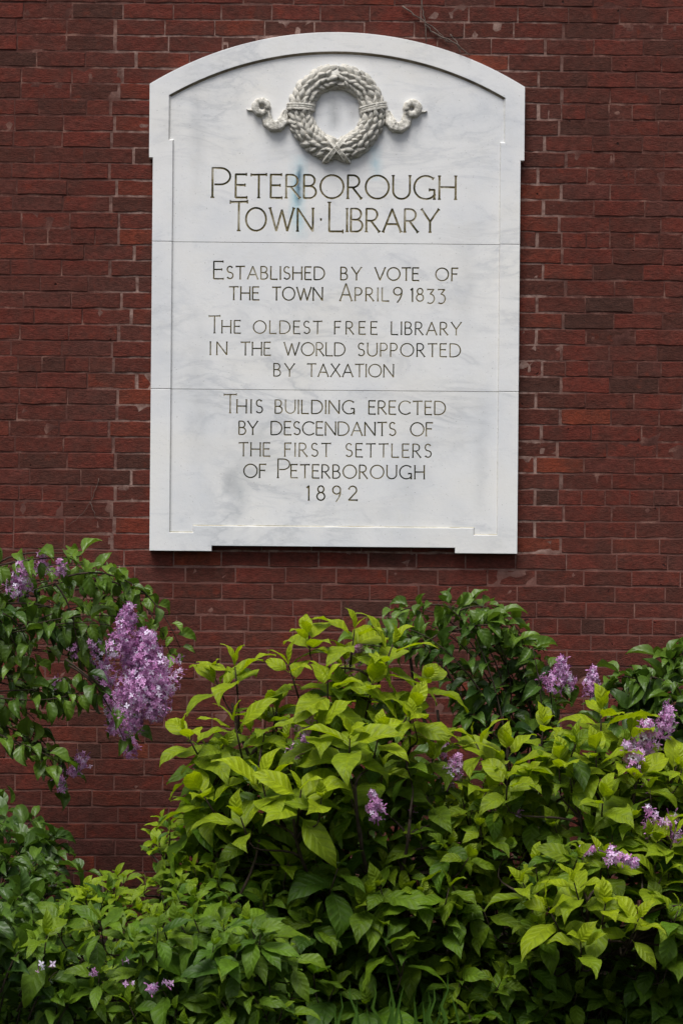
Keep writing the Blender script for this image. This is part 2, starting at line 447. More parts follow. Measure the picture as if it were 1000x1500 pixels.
        return vis
    bricks.sort(key=score, reverse=True)
    for b in bricks[:300]:
        o = link('brick', meshes[b[1]], t); o.matrix_local = b[0]; o.color = (b[2], 0, 0, 1)
    g = G()
    for b in bricks[300:]:
        if score(b) == 0 and abs(b[3]-PC.x) < 230*S and 2.0 < b[4] < 3.6: continue
        V_, F_ = variants[b[1]]
        A = np.array(b[0]); v = V_ @ A[:3, :3].T + A[:3, 3]
        g.add(v, F_, rnd=b[2])
    o = g.build('brick_courses', BRICK, t); o['kind'] = 'stuff'
wall()

# ------------------------------------------------------------------ marble tablet
def arc_pts(hw, v_end, rise, n, rev=False):
    Rr = (hw*hw + rise*rise)/(2*rise); a = math.asin(hw/Rr); cz = v_end + rise - Rr
    pts = [(Rr*math.sin(-a + 2*a*i/n), cz + Rr*math.cos(-a + 2*a*i/n)) for i in range(n+1)]
    return pts[::-1] if rev else pts

def A(cx, cy, rx, ry, a0, a1, n=14):
    return [(cx + rx*math.cos(R(a0+(a1-a0)*i/n)), cy + ry*math.sin(R(a0+(a1-a0)*i/n))) for i in range(n+1)]
FONT = {
 'A': (.80, [[(0,0),(.40,1)],[(.40,1),(.80,0)],[(.15,.34),(.65,.34)]]),
 'B': (.52, [[(0,0),(0,1)],[(0,1),(.22,1)]+A(.22,.76,.24,.24,90,-90,10)+[(0,.52)],[(.2,.52)]+A(.24,.26,.28,.26,90,-90,10)+[(0,0)]]),
 'C': (.84, [A(.5,.5,.5,.5,48,312,18)]),
 'D': (.80, [[(0,0),(0,1)],[(0,1),(.28,1)]+A(.28,.5,.52,.5,90,-90,14)+[(0,0)]]),
 'E': (.48, [[(0,0),(0,1)],[(0,1),(.46,1)],[(0,.54),(.40,.54)],[(0,0),(.48,0)]]),
 'F': (.46, [[(0,0),(0,1)],[(0,1),(.46,1)],[(0,.54),(.38,.54)]]),
 'G': (.90, [A(.5,.5,.5,.5,50,318,18)+[(.87,.17)],[(.87,.0),(.87,.40)],[(.66,.40),(.87,.40)]]),
 'H': (.70, [[(0,0),(0,1)],[(.70,0),(.70,1)],[(0,.52),(.70,.52)]]),
 'I': (.0,  [[(0,0),(0,1)]]),
 'L': (.50, [[(0,1),(0,0)],[(0,0),(.50,.0)]]),
 'N': (.76, [[(0,0),(0,1)],[(0,1),(.76,0)],[(.76,0),(.76,1)]]),
 'O': (1.0, [A(.5,.5,.5,.5,0,360,26)]),
 'P': (.50, [[(0,0),(0,1)],[(0,1),(.22,1)]+A(.22,.72,.28,.28,90,-90,12)+[(.06,.44)]]),
 'R': (.58, [[(0,0),(0,1)],[(0,1),(.22,1)]+A(.22,.74,.27,.26,90,-90,12)+[(0,.48)],[(.20,.48),(.58,0)]]),
 'S': (.48, [A(.25,.755,.21,.245,40,270,12)+A(.25,.265,.24,.245,90,-140,12)]),
 'T': (.66, [[(.33,0),(.33,1)],[(0,.985),(.66,1)]]),
 'U': (.72, [[(0,1),(0,.34)]+A(.36,.34,.36,.34,180,360,14)+[(.72,1)]]),
 'V': (.80, [[(0,1),(.40,0)],[(.40,0),(.80,1)]]),
 'W': (1.18,[[(0,1),(.32,0)],[(.32,0),(.59,.92)],[(.59,.92),(.86,0)],[(.86,0),(1.18,1)]]),
 'X': (.74, [[(0,0),(.68,1)],[(.04,1),(.74,0)]]),
 'Y': (.76, [[(0,1),(.38,.46)],[(.76,1),(.38,.46)],[(.38,.46),(.38,0)]]),
 '1': (.12, [[(.1,0),(.1,1)],[(.1,1),(-.02,.88)]]),
 '2': (.60, [A(.28,.72,.27,.28,165,-30,12)+[(.0,.03)],[(0,.03),(.60,.03)]]),
 '3': (.56, [[(.02,.92),(.50,.92)],[(.50,.92),(.22,.55)],[(.22,.55)]+A(.22,.2,.33,.36,85,-120,12)]),
 '8': (.56, [A(.28,.77,.21,.23,0,360,16),A(.28,.27,.27,.27,0,360,16)]),
 '9': (.58, [A(.28,.72,.27,.28,0,360,18),[(.55,.72),(.53,.45),(.42,.15),(.25,-.10)]]),
}
# each line: baseline, small-cap top, [(word, x0, x1, top)]
TEXT = [
 (290, 256, [('P',311,337,247),('ETERBOROUGH',345,667,256)], 1.30),
 (338.5,305, [('T',337,362,296),('OWN',360,458,305),('.',470,470,321),('L',482,502,296),('IBRARY',508,642,305)], 1.30),
 (409.5,391, [('E',313,327,384),('STABLISHED',332,475,391),('BY',499,529,391),('VOTE',549,613,391),('OF',638,670,391)], .90),
 (440, 421, [('THE',336,379,421),('TOWN',399,472,421),('A',498,515,415),('PRIL',520,569,421),('9',576,589,420),('1833',602,652,421)], .90),
 (489, 470.5, [('T',306,322,464),('HE',325,352,470.5),('OLDEST',371,471,470.5),('FREE',490,552,470.5),('LIBRARY',573,675,470.5)], .78),
 (521, 502, [('IN',308,332,502),('THE',353,396,502),('WORLD',416,505,502),('SUPPORTED',524,674,502)], .80),
 (551.5,533, [('BY',401,431,533),('TAXATION',450,576,533)], .76),
 (606, 586.5, [('T',328,346,579),('HIS',347,384,586.5),('BUILDING',403,519,586.5),('ERECTED',540,652,586.5)], .85),
 (637.5,618, [('BY',350,377,618),('DESCENDANTS',397,579,618),('OF',601,633,618)], .85),
 (669, 649.5, [('THE',350,395,649.5),('FIRST',417,484,649.5),('SETTLERS',506,631,649.5)], .80),
 (700.5,681, [('OF',357,389,681),('P',407,424,673),('ETERBOROUGH',426,621,681)], .85),
 (733, 712, [('1892',450,523,712)], .95),
]
WORDS = ['PETERBOROUGH','TOWN . LIBRARY','ESTABLISHED BY VOTE OF','THE TOWN APRIL 9 1833','THE OLDEST FREE LIBRARY','IN THE WORLD SUPPORTED','BY TAXATION','THIS BUILDING ERECTED','BY DESCENDANTS OF','THE FIRST SETTLERS','OF PETERBOROUGH','1892']
def px2uv(px, py):
    p = P(px, py, PLY); return (p.x - PC.x)/PK, (p.z - PC.z)/PK

def line_strokes(line):
    base, top, words, hw = line; hw *= 1.13
    vb = px2uv(491, base)[1]
    polys = []; gid = 0
    for wd, x0, x1, tp in words:
        h = (base - tp); u0 = px2uv(x0, base)[0]; u1 = px2uv(x1, base)[0]
        vbase = vb
        if wd == '.':
            c = px2uv(x0, tp); gid += 1; polys.append(([(c[0]-.9, c[1]), (c[0]+.9, c[1])], 1.9, gid)); continue
        ws = [FONT[c][0]*h for c in wd]
        n = len(wd); tot = sum(ws)
        kx = 1.0
        if n == 1: kx = (u1-u0)/max(tot, .1) if tot > 1 else 1
        else:
            gap = (u1-u0-tot)/(n-1)
            lo = 0.17*h
            if gap < lo: kx = (u1-u0-lo*(n-1))/tot; gap = lo
        x = u0
        for i, ch in enumerate(wd):
            w_, pl = FONT[ch]; gid += 1
            for st in pl:
                pts = [(x + a*h*kx, vbase + b*h) for a, b in st]
                polys.append((pts, hw*(1.0 if len(st) > 2 else 1.05), gid))
                # small wedge serifs at free ends
                if len(st) == 2 or ch in 'CSGU23':
                    for e, q in ((0, 1), (-1, -2)):
                        pe, pq = pts[e], pts[q]
                        free = all(math.dist(pe, (x+a*h*kx, vbase+b*h)) > .06*h for s2 in pl if s2 is not st for a, b in s2)
                        if free:
                            dx, dy = pe[0]-pq[0], pe[1]-pq[1]; L_ = math.hypot(dx, dy); dx /= L_; dy /= L_
                            sl_ = .06*h
                            polys.append(([(pe[0]-dy*sl_, pe[1]+dx*sl_), (pe[0]+dy*sl_, pe[1]-dx*sl_)], hw*.75, gid))
            if n > 1: x += ws[i]*kx + gap
    return polys

def carve(outline, polys):
    """triangulate a flat outline with V-cut strokes; returns verts(u,v,depth), flat tris, groove tris"""
    V = [Vector(p) for p in outline]; E = [(i, (i+1) % len(outline)) for i in range(len(outline))]
    segs = []
    rj = random.Random(5)
    for pts, hw, gid in polys:
        for a, b in zip(pts[:-1], pts[1:]):
            dx, dy = b[0]-a[0], b[1]-a[1]; L_ = math.hypot(dx, dy)
            if L_ < 1e-4: continue
            dx /= L_; dy /= L_; nx_, ny_ = -dy*hw, dx*hw
            n = len(V); e = 0.25*hw
            a_ = (a[0]-dx*e, a[1]-dy*e); b_ = (b[0]+dx*e, b[1]+dy*e)
            V += [Vector((a_[0]+nx_, a_[1]+ny_)), Vector((b_[0]+nx_, b_[1]+ny_)), Vector((b_[0]-nx_, b_[1]-ny_)), Vector((a_[0]-nx_, a_[1]-ny_)), Vector(a), Vector(b)]
            E += [(n, n+1), (n+1, n+2), (n+2, n+3), (n+3, n), (n+4, n+5)]
            segs.append((a[0], a[1], b[0], b[1], hw, gid))
    vo, eo, fo, *_ = delaunay_2d_cdt(V, E, [], 0, 1e-3, False)
    Pv = np.array([(v[0], v[1]) for v in vo])
    T = np.array([tuple(f) for f in fo])
    if not segs: return np.c_[Pv, np.zeros(len(Pv))], T.tolist(), []
    Sg = np.array(segs)
    def depth(Q):
        out = np.zeros(len(Q)); who = np.zeros(len(Q), int)
        for i0 in range(0, len(Q), 2000):
            q = Q[i0:i0+2000, None, :]; a = Sg[None, :, 0:2]; ab = Sg[None, :, 2:4]-a; hw = Sg[None, :, 4]
            L2 = (ab**2).sum(-1); t = ((q-a)*ab).sum(-1)/L2
            ex = 0.26*hw/np.sqrt(L2); inside = (t > -ex) & (t < 1+ex)
            d = np.abs((q[..., 0]-a[..., 0])*ab[..., 1] - (q[..., 1]-a[..., 1])*ab[..., 0])/np.sqrt(L2)
            dd = np.where(inside, np.maximum(hw-d, 0), 0)
            out[i0:i0+2000] = dd.max(1); who[i0:i0+2000] = Sg[dd.argmax(1), 5]
        return out, who
    dv, _ = depth(Pv); dv[dv < 0.03] = 0
    cen = Pv[T].mean(1); dc, who = depth(cen); g = dc > 0.01
    return np.c_[Pv, dv], T[~g].tolist(), [(w, f) for w, f in zip(who[g].tolist(), T[g].tolist())]

CH_W = 3.4
PANEL = 0.011     # panel sits this far behind the frame face
def tablet():
    t = thing('marble_tablet', 'large white marble tablet with arched top, carved wreath and library inscription', 'plaque', (PC.x, 0, PC.z))
    t.rotation_euler = (0, 0, 0)
    k = PK; g = 0.35
    def prism(bm, pts, y0, y1, bevel=0.0016):
        vf = [bm.verts.new((u*k, y0, v*k)) for u, v in pts]
        f = bm.faces.new(vf)
        r = bmesh.ops.extrude_face_region(bm, geom=[f]); nv = [e for e in r['geom'] if isinstance(e, bmesh.types.BMVert)]
        bmesh.ops.translate(bm, verts=nv, vec=(0, y1-y0, 0))
        bmesh.ops.recalc_face_normals(bm, faces=bm.faces)
        fe = [e for e in bm.edges if all(abs(v.co.y-y0) < 1e-6 for v in e.verts)]
        bmesh.ops.bevel(bm, geom=fe, offset=bevel, segments=2, affect='EDGES', profile=0.5)
    vj1, vj2 = 74.3, -141.5
    def frame_mesh(polys_):
        V, F = [], []
        for pts in polys_:
            bm = bmesh.new(); prism(bm, pts, PLY, 0.012)
            bm.verts.index_update(); o = len(V)
            V += [tuple(v.co) for v in bm.verts]; F += [tuple(v.index + o for v in f.verts) for f in bm.faces]; bm.free()
        return V, F
    hwO = 269.0
    top = [(-hwO, vj1+g), (-hwO, 197), (-274.5, 197)] + arc_pts(274.5, 305, 78, 40) + [(274.5, 197), (hwO, 197), (hwO, vj1+g), (240, vj1+g), (240, 223), (246, 223)] \
        + arc_pts(246, 288.5, 66, 40, True) + [(-246, 223), (-240, 223), (-240, vj1+g)]
    midl = [(-hwO, vj2+g), (-hwO, vj1-g), (-240, vj1-g), (-240, vj2+g)]; midr = [(-u, v) for u, v in midl][::-1]
    low = [(-hwO, -379), (-hwO, vj2-g), (-240, vj2-g), (-240, -352), (-205, -352), (-205, -342), (205, -342), (205, -352), (240, -352), (240, vj2-g), (hwO, vj2-g), (hwO, -379),
           (178, -379), (178, -371), (-178, -371), (-178, -379)]
    slabs = [([top], vj1+g, None, 0, 2), ([midl, midr], vj2+g, vj1-g, 2, 7), ([low], -360, vj2-g, 7, 12)]
    for polys_, v0, v1, l0, l1 in slabs:
        V, F = frame_mesh(polys_); mid = [0]*len(F)
        grooves = []
        lines = TEXT[l0:l1]
        bounds = [v0]
        vbs = [px2uv(491, ln[0])[1] for ln in lines]
        tops = [px2uv(491, min(w[3] for w in ln[2]))[1] for ln in lines]
        # cut the panel into strips between the text lines (from the top line down)
        cuts = [(vbs[i] + tops[i+1])/2 for i in range(len(lines)-1)]
        upper = v1 if v1 is not None else tops[0] + 5
        if cuts and l0 == 0: pass
        edges = [upper] + cuts + [v0]
        if l0 == 7: edges[-1] = (vbs[-1] - 5); extra = (v0, vbs[-1]-5)
        for i, ln in enumerate(lines):
            hi, lo = edges[i], edges[i+1]
            W = 243
            out = [(-W, lo), (W, lo), (W, hi), (-W, hi)]
            pv, fl, gr = carve(out, line_strokes(ln))
            yy = PLY + PANEL
            v3 = [(p[0]*k, yy + p[2]*k*1.25, p[1]*k) for p in pv]
            o = len(V); V += v3; F += [tuple(q + o for q in f) for f in fl]; mid += [0]*len(fl)
            grooves.append((v3, gr, WORDS[l0+i]))
        if v1 is None:      # plain arched field above the title
            out = [(-243, upper), (243, upper)] + [(250, 285)] + arc_pts(250, 288.5, 68, 40, True) + [(-250, 285)]
            vv = [(u*k, PLY+PANEL, v*k) for u, v in out]; o = len(V); V += vv; F.append(tuple(range(o, o+len(vv)))); mid.append(0)
        if l0 == 7:
            vv = [(u*k, PLY+PANEL, v*k) for u, v in [(-243, extra[0]), (243, extra[0]), (243, extra[1]), (-243, extra[1])]]; o = len(V); V += vv; F.append(tuple(range(o, o+4))); mid.append(0)
        so_ = mesh_obj('marble_slab', V, F, MARBLE, t)
        for v3, gr, w in grooves:
            for w_ in sorted({a for a, _ in gr}):
                fs = [f for a, f in gr if a == w_]
                used = sorted({i for f in fs for i in f}); rm = {a: b for b, a in enumerate(used)}
                mesh_obj('carved_letter', [v3[i] for i in used], [tuple(rm[i] for i in f) for f in fs], GROOVE, so_)
        if l0 == 0: first = so_
        if l0 == 0: ring = [(240, vj1+g), (240, 223), (246, 223)] + arc_pts(246, 288.5, 66, 40, True) + [(-246, 223), (-240, 223), (-240, vj1+g)]
        elif l0 == 2: ring = None
        else: ring = [(-240, vj2-g), (-240, -352), (-205, -352), (-205, -342), (205, -342), (205, -352), (240, -352), (240, vj2-g)]
        rings = [ring] if ring else [[(-240, vj1-g), (-240, vj2+g)], [(240, vj2+g), (240, vj1-g)]]
        for rg in rings:      # sloped inner edge of the raised border
            V2, F2, mi = [], [], []
            nn = len(rg)
            for i, (u, v) in enumerate(rg):
                nrm = Vector((0, 0))
                for a, b in ((i-1, i), (i, i+1)):
                    if a < 0 or b >= nn: continue
                    e = Vector(rg[b]) - Vector(rg[a]); e.normalize(); nrm += Vector((-e.y, e.x))
                c = nrm.length
                nrm = nrm.normalized()*((CH_W if v > 250 else 1.7)/max(.5, (c/2 if 0 < i < nn-1 else 1)))
                V2 += [(u*k, PLY+0.0022, v*k), ((u+nrm.x*.4)*k, PLY+PANEL*.8, (v+nrm.y*.4)*k), ((u+nrm.x)*k, PLY+PANEL+.0004, (v+nrm.y)*k)]
            for i in range(nn-1):
                F2 += [(i*3, i*3+1, i*3+4, i*3+3), (i*3+1, i*3+2, i*3+5, i*3+4)]
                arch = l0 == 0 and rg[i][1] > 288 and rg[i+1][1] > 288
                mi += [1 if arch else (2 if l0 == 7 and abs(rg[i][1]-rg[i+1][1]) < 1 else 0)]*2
            o = mesh_obj('border_moulding', V2, F2, None, so_, mats=[MARBLE3, ARCH_SHADE_STAIN, MUTED_LEDGE], midx=mi)
    # dark bed behind the slabs, seen in the joints
    bm = bmesh.new(); pts = [(-262, -365), (262, -365), (262, 285), (-262, 285)]
    prism(bm, pts, PLY+0.004+PANEL, 0.01, 0.0005)
    me = bpy.data.meshes.new('joint_mortar'); bm.to_mesh(me); bm.free(); me.materials.append(GROOVE); link('joint_mortar', me, t)
    # ---- wreath
    wu, wv = px2uv(493.2, 165)
    RM, RT = 53.2*k, 17.6*k
    yc = PLY + PANEL - 0.12*RT
    w = None
    V, F = [], []; n1, n2 = 72, 16
    for i in range(n1):
        a = 2*math.pi*i/n1
        for j in range(n2):
            b = 2*math.pi*j/n2
            rr = RM + RT*0.86*math.cos(b)
            V.append((rr*math.cos(a), -RT*0.43*math.sin(b), rr*math.sin(a)))
    for i in range(n1):
        for j in range(n2): F.append((i*n2+j, i*n2+(j+1) % n2, ((i+1) % n1)*n2+(j+1) % n2, ((i+1) % n1)*n2+j))
    w = mesh_obj('wreath', V, F, MARBLE2, t, True); w.location = (wu*k, yc, wv*k)
    lm = []
    for s_ in range(4):     # laurel leaf: thick pointed dome with a midrib groove
        rs = random.Random(s_); V = []; F = []
        nl, nw = 7, 4
        for i in range(nl+1):
            tt = i/nl; ww = 0.30*math.sin(math.pi*min(1, tt*0.97+0.03)**0.85)**0.8
            for j in range(nw+1):
                q = j/nw*2-1
                z = 0.20*(1-q*q)*math.sin(math.pi*min(1, tt*.9+.1)) - 0.05*(j == nw//2) + 0.10*tt
                V.append((tt-0.5, ww*q*(1+rs.uniform(-.06, .06)), z - (0.12 if abs(q) == 1 else 0)))
        for i in range(nl):
            for j in range(nw): a = i*(nw+1)+j; F.append((a, a+nw+1, a+nw+2, a+1))
        me = bpy.data.meshes.new('wreath_leaf'); me.from_pydata(V, [], F); me.materials.append(MARBLE2)
        me.polygons.foreach_set('use_smooth', [True]*len(me.polygons)); lm.append(me)
    rs = random.Random(4)
    for side in (-1, 1):
        for i in range(17):
            for j in range(6):
                f = (i + (0.5 if j % 2 else 0))/17.0
                th = -math.pi/2 + side*(0.12 + f*(math.pi-0.16)) + rs.uniform(-.02, .02)     # position round the ring
                b = R(8 + 164*j/5) + rs.uniform(-.1, .1)                                        # round the tube's front
                er = Vector((math.cos(th), 0, math.sin(th))); ey = Vector((0, -1, 0)); tang = Vector((-math.sin(th), 0, math.cos(th)))*side
                nrm = er*math.cos(b) + ey*math.sin(b)
                pos = er*RM + nrm*RT*0.82; pos.y *= .52
                splay = rs.uniform(-.55, .55) + 0.4*math.cos(b)
                bi = nrm.cross(tang); d = (tang*math.cos(splay) + bi*math.sin(splay)).normalized(); bi = nrm.cross(d)
                sc = 16.5*k*rs.uniform(.85, 1.2)
                mt = Matrix((d, bi, nrm)).transposed().to_4x4() @ Matrix.Rotation(rs.uniform(-.34, -.12), 4, 'Y')
                o = link('wreath_leaf', lm[rs.randrange(4)], w)
                o.matrix_local = Matrix.Translation(pos) @ mt @ Matrix.Diagonal((sc, sc*rs.uniform(.8, 1.0), sc*rs.uniform(1.1, 1.5), 1))
    # ribbon bands bound round the wreath
    def band(th, tilt, halfw):
        g_ = G(); V = []; n = 14
        er = Vector((math.cos(th), 0, math.sin(th))); tg = Vector((-math.sin(th), 0, math.cos(th))); ey = Vector((0, -1, 0))
        prof = [(-1, -.06), (-1, .10), (-.6, .13), (-.5, .07), (-.1, .07), (0, .12), (.1, .07), (.5, .07), (.6, .13), (1, .10), (1, -.06)]
        for i in range(n+1):
            b = math.pi*i/n
            off = tilt*math.cos(b)
            for q, hgt in prof:
                nr = er*math.cos(b) + ey*math.sin(b)
                V.append(er*RM + nr*RT*(1.10+hgt) + tg*(off*RT + q*halfw*k)); V[-1].y *= .60
        m_ = len(prof)
        F = [(i*m_+j, (i+1)*m_+j, (i+1)*m_+j+1, i*m_+j+1) for i in range(n) for j in range(m_-1)]
        g_.add([tuple(v) for v in V], F); g_.build('ribbon_band', MARBLE2, w)
    for th in (R(8), R(172)): band(th, 0.1, 5)
    band(R(-90), 0.95, 4.5); band(R(-90), -0.95, 4.5)
    # fluttering ribbon ends
    for side in (-1, 1):
        g_ = G()
        def strip(path, widths, up, relief, fl=3):
            n = len(path); V = []; F = []; m_ = 7
            for i, (u, v) in enumerate(path):
                a = path[max(i-1, 0)]; b = path[min(i+1, n-1)]; dx, dy = b[0]-a[0], b[1]-a[1]; L_ = math.hypot(dx, dy) or 1
                nx_, ny_ = -dy/L_, dx/L_
                for j in range(m_):
                    q = j/(m_-1)*2-1
                    lift = up[i] if not np.isscalar(up) else up
                    hh = lift + relief*(0.5 + 0.5*math.cos(q*fl*math.pi)) * 0.35 if abs(q) < 1 else -1.0
                    V.append(((u + nx_*q*widths[i])*k*side, -(hh*.7)*k, (v + ny_*q*widths[i])*k))
            for i in range(n-1):
                for j in range(m_-1): a = i*m_+j; F.append((a, a+1, a+m_+1, a+m_))
            g_.add(V, F)
        # U shaped fold, then a curl, then the thin tail
        U = [(72, 0)] + [(72 + 19*0 + 17 + 13*math.cos(R(a)), -6 + 13*math.sin(R(a))) for a in range(175, 371, 15)]
        U = [(70, 3), (75, 1)] + [(90 + 12.5*math.cos(R(a)), -8 + 13*math.sin(R(a))) for a in range(190, 366, 14)] + [(103, 0), (102, 6)]
        strip(U, [3, 4.5] + [8.6 + 1.0*math.sin(i*2.1) for i in range(13)] + [6, 4.5], [8, 9] + [8 + 3*math.sin(i/3) + 2.2*(i % 2) for i in range(13)] + [9, 8], 6)
        C_ = [(110 + 8.5*math.cos(R(a)), 7 + 8.5*math.sin(R(a))) for a in range(200, -141, -20)]
        strip(C_, [4.6 + 2.1*math.sin(i/17*3.14) + .7*(i % 2) for i in range(len(C_))], [11 + 2*(i % 2) for i in range(len(C_))], 5, 2)
        strip([(118, 2), (123, 3), (128, 2.5), (132, 4)], [3.0, 2.2, 1.5, .4], 5, 3, 1)
        o = g_.build('fluttering_ribbon', MARBLE2, t, True); o.location = (wu*k, PLY+PANEL, wv*k)
tablet()

# ------------------------------------------------------------------ leaves
def leaf_mesh(seed, kind):
    rs = random.Random(seed)
    nl, nw = (9, 4) if kind == 'broad' else (7, 4)
    fold = rs.uniform(.12, .42) if kind != 'heart' else rs.uniform(.3, .95); droop = rs.uniform(.25, .75); twist = rs.uniform(-.45, .45); wave = rs.uniform(.010, .045)
    curl = rs.choice([0, .2, .4, .8]); wav_p = rs.uniform(0, 6); side = rs.uniform(-.16, .16)
    V, UV = [], []
    ang = 0; x = 0; z = 0
    for i in range(nl+1):
        t = i/nl
        if kind == 'broad': w = 0.255*(math.sin(math.pi*min(1, t**0.76))**0.9) * (1-0.55*max(0, t-.6)/.4) + 0.003
        elif kind == 'narrow': w = 0.215*(math.sin(math.pi*min(1, t**0.85))**0.9) * (1-0.4*max(0, t-.65)/.35) + 0.004
        else: w = 0.27*(math.sin(math.pi*min(1, t**0.66))**0.8) * (1-0.55*max(0, t-.6)/.4) + 0.004
        a = .18 - droop*1.5*t*t - (curl*max(0, t-.75)*2)
        if i: x += math.cos(a)/nl; z += math.sin(a)/nl
        tw = twist*t
        for j in range(nw+1):
            q = j/nw*2-1
            yy = q*w; zz = abs(q)*w*fold*1.6 - (abs(q)**2)*w*0.25 + wave*math.sin(wav_p + t*13 + q*2)*abs(q)
            V.append((x - zz*math.sin(a)*0.6, yy*math.cos(tw) - zz*math.sin(tw) + side*math.sin(math.pi*t*.8), z + zz*math.cos(tw) + yy*math.sin(tw)))
            UV.append((j/nw, t))
    F = [(i*(nw+1)+j, (i+1)*(nw+1)+j, (i+1)*(nw+1)+j+1, i*(nw+1)+j+1) for i in range(nl) for j in range(nw)]
    # petiole
    n = len(V)
    V += [(-.13, -.008, -.03), (-.13, .008, -.03), (.02, .010, 0.0), (.02, -.010, 0.0)]
    UV += [(.5, 0)]*4; F.append((n, n+3, n+2, n+1))
    return np.array(V), F, np.array(UV)
LEAFSETS = {}
for kind, mt, cnt in (('broad', LEAF_A, 14), ('narrow', LEAF_B, 10), ('heart', LEAF_C, 10)):
    ls = []
    for q in range(cnt):
        V, F, UV = leaf_mesh(q*7+len(kind), kind)
        me = bpy.data.meshes.new('leaf'); me.from_pydata(V.tolist(), [], F); me.materials.append(mt)
        me.polygons.foreach_set('use_smooth', [True]*len(me.polygons))
        ul = me.uv_layers.new(name='UVMap'); li = np.empty(len(me.loops), dtype=np.int32); me.loops.foreach_get('vertex_index', li)
        ul.data.foreach_set('uv', UV[li].astype(np.float32).ravel())
        ls.append((V, F, UV, me))
    LEAFSETS[kind] = (ls, mt)

UP = Vector((0, 0, 1))
class Shrub:
    def __init__(s, name, label, cat, base, kind, seed, group=None):
        s.root = thing(name, label, cat, base, group); s.base = Vector(base); s.kind = kind; s.rs = random.Random(seed)
        s.leaves = []; s.limbs = []; s.twigs = G(); s.nodes = []
    def leaf(s, pos, d, nrm, size, age_lit):
        d = d.normalized(); n = (nrm - d*nrm.dot(d)).normalized(); b = n.cross(d)
        sc = size
        m = Matrix((d, b, n)).transposed().to_4x4()
        m = Matrix.Translation(pos) @ m @ Matrix.Diagonal((sc, sc*s.rs.uniform(.85, 1.12), sc, 1))
        s.leaves.append((np.array(m), s.rs.randrange(len(LEAFSETS[s.kind][0])), s.rs.random(), age_lit))
    def rosette(s, pos, up, size, pairs=3, young_lit=0.8, spread=0.0, tip=True):
        """terminal shoot with opposite leaf pairs set crosswise, the lowest pair largest"""
        rs = s.rs; up = up.normalized(); a0 = rs.uniform(0, math.pi)
        x = up.orthogonal().normalized(); y = up.cross(x)
        if tip:
            az = a0 + rs.uniform(0, 1)
            for k in (0, 1):
                h = x*math.cos(az+k*math.pi) + y*math.sin(az+k*math.pi)
                s.leaf(pos + up*size*.12, up*1.0 + h*rs.uniform(.25, .8), h*-.8+up*.3, size*rs.uniform(.35, .62), min(1, young_lit+.2))
        for p in range(pairs):
            az = a0 + p*math.pi/2 + rs.uniform(-.25, .25)
            for k in (0, 1):
                if p and rs.random() < .12: continue
                h = x*math.cos(az+k*math.pi+rs.uniform(-.15, .15)) + y*math.sin(az+k*math.pi)
                el = (.50 - .36*p - spread)+rs.uniform(-.25, .22)
                d = h*math.cos(el) + up*math.sin(el)
                pp = pos - up*(size*.20*p) + h*size*.10
                n = up*math.cos(el) - h*math.sin(el) + Vector((rs.uniform(-.25, .25), rs.uniform(-.25, .25), rs.uniform(0, .3)))
                s.leaf(pp, d, n, size*rs.uniform(.66, 1.14)*(.78, 1.0, 1.0, .9, .9)[min(p, 4)], max(0, young_lit*(1-.22*p)+rs.uniform(-.12, .12)))
        s.nodes.append((pos - up*(size*.2*pairs), -up))
        tube(s.twigs, [pos + up*size*.1, pos - up*(size*.2*pairs)], [size*.012, size*.02], 5)
    def limb(s, pts, r0, r1):
        g = G(); n = len(pts); tube(g, pts, [r0+(r1-r0)*i/(n-1) for i in range(n)], 7)
        s.limbs.append([Vector(p) for p in pts])
        o = g.build('branch', BARK_A, s.root, True, off=s.base); return o
    def connect(s, rr=.0035):
        allp = [p for l in s.limbs for p in l]
        for pos, d in s.nodes:
            q = min(allp, key=lambda p: (p-pos).length + max(0, p.z-pos.z+.06)*4)
            L_ = (q-pos).length
            pts = bez(pos, pos + d*L_*.35, q + (pos-q)*.25 + UP*0.04, q, 6)
            tube(s.twigs, pts, [rr*(.6+.9*i/6) for i in range(7)], 5)
    def finish(s, twigmat):
        if s.twigs.n:
            o = s.twigs.build('twigs', twigmat, s.root, True, off=s.base); o['kind'] = 'stuff'
SHRUBS = []
def frac_curve(pts, x):
    if x <= pts[0][0]: return pts[0][1]
    for (a, b), (c, d) in zip(pts[:-1], pts[1:]):
        if x <= c: return b + (d-b)*(x-a)/(c-a)
    return pts[-1][1]

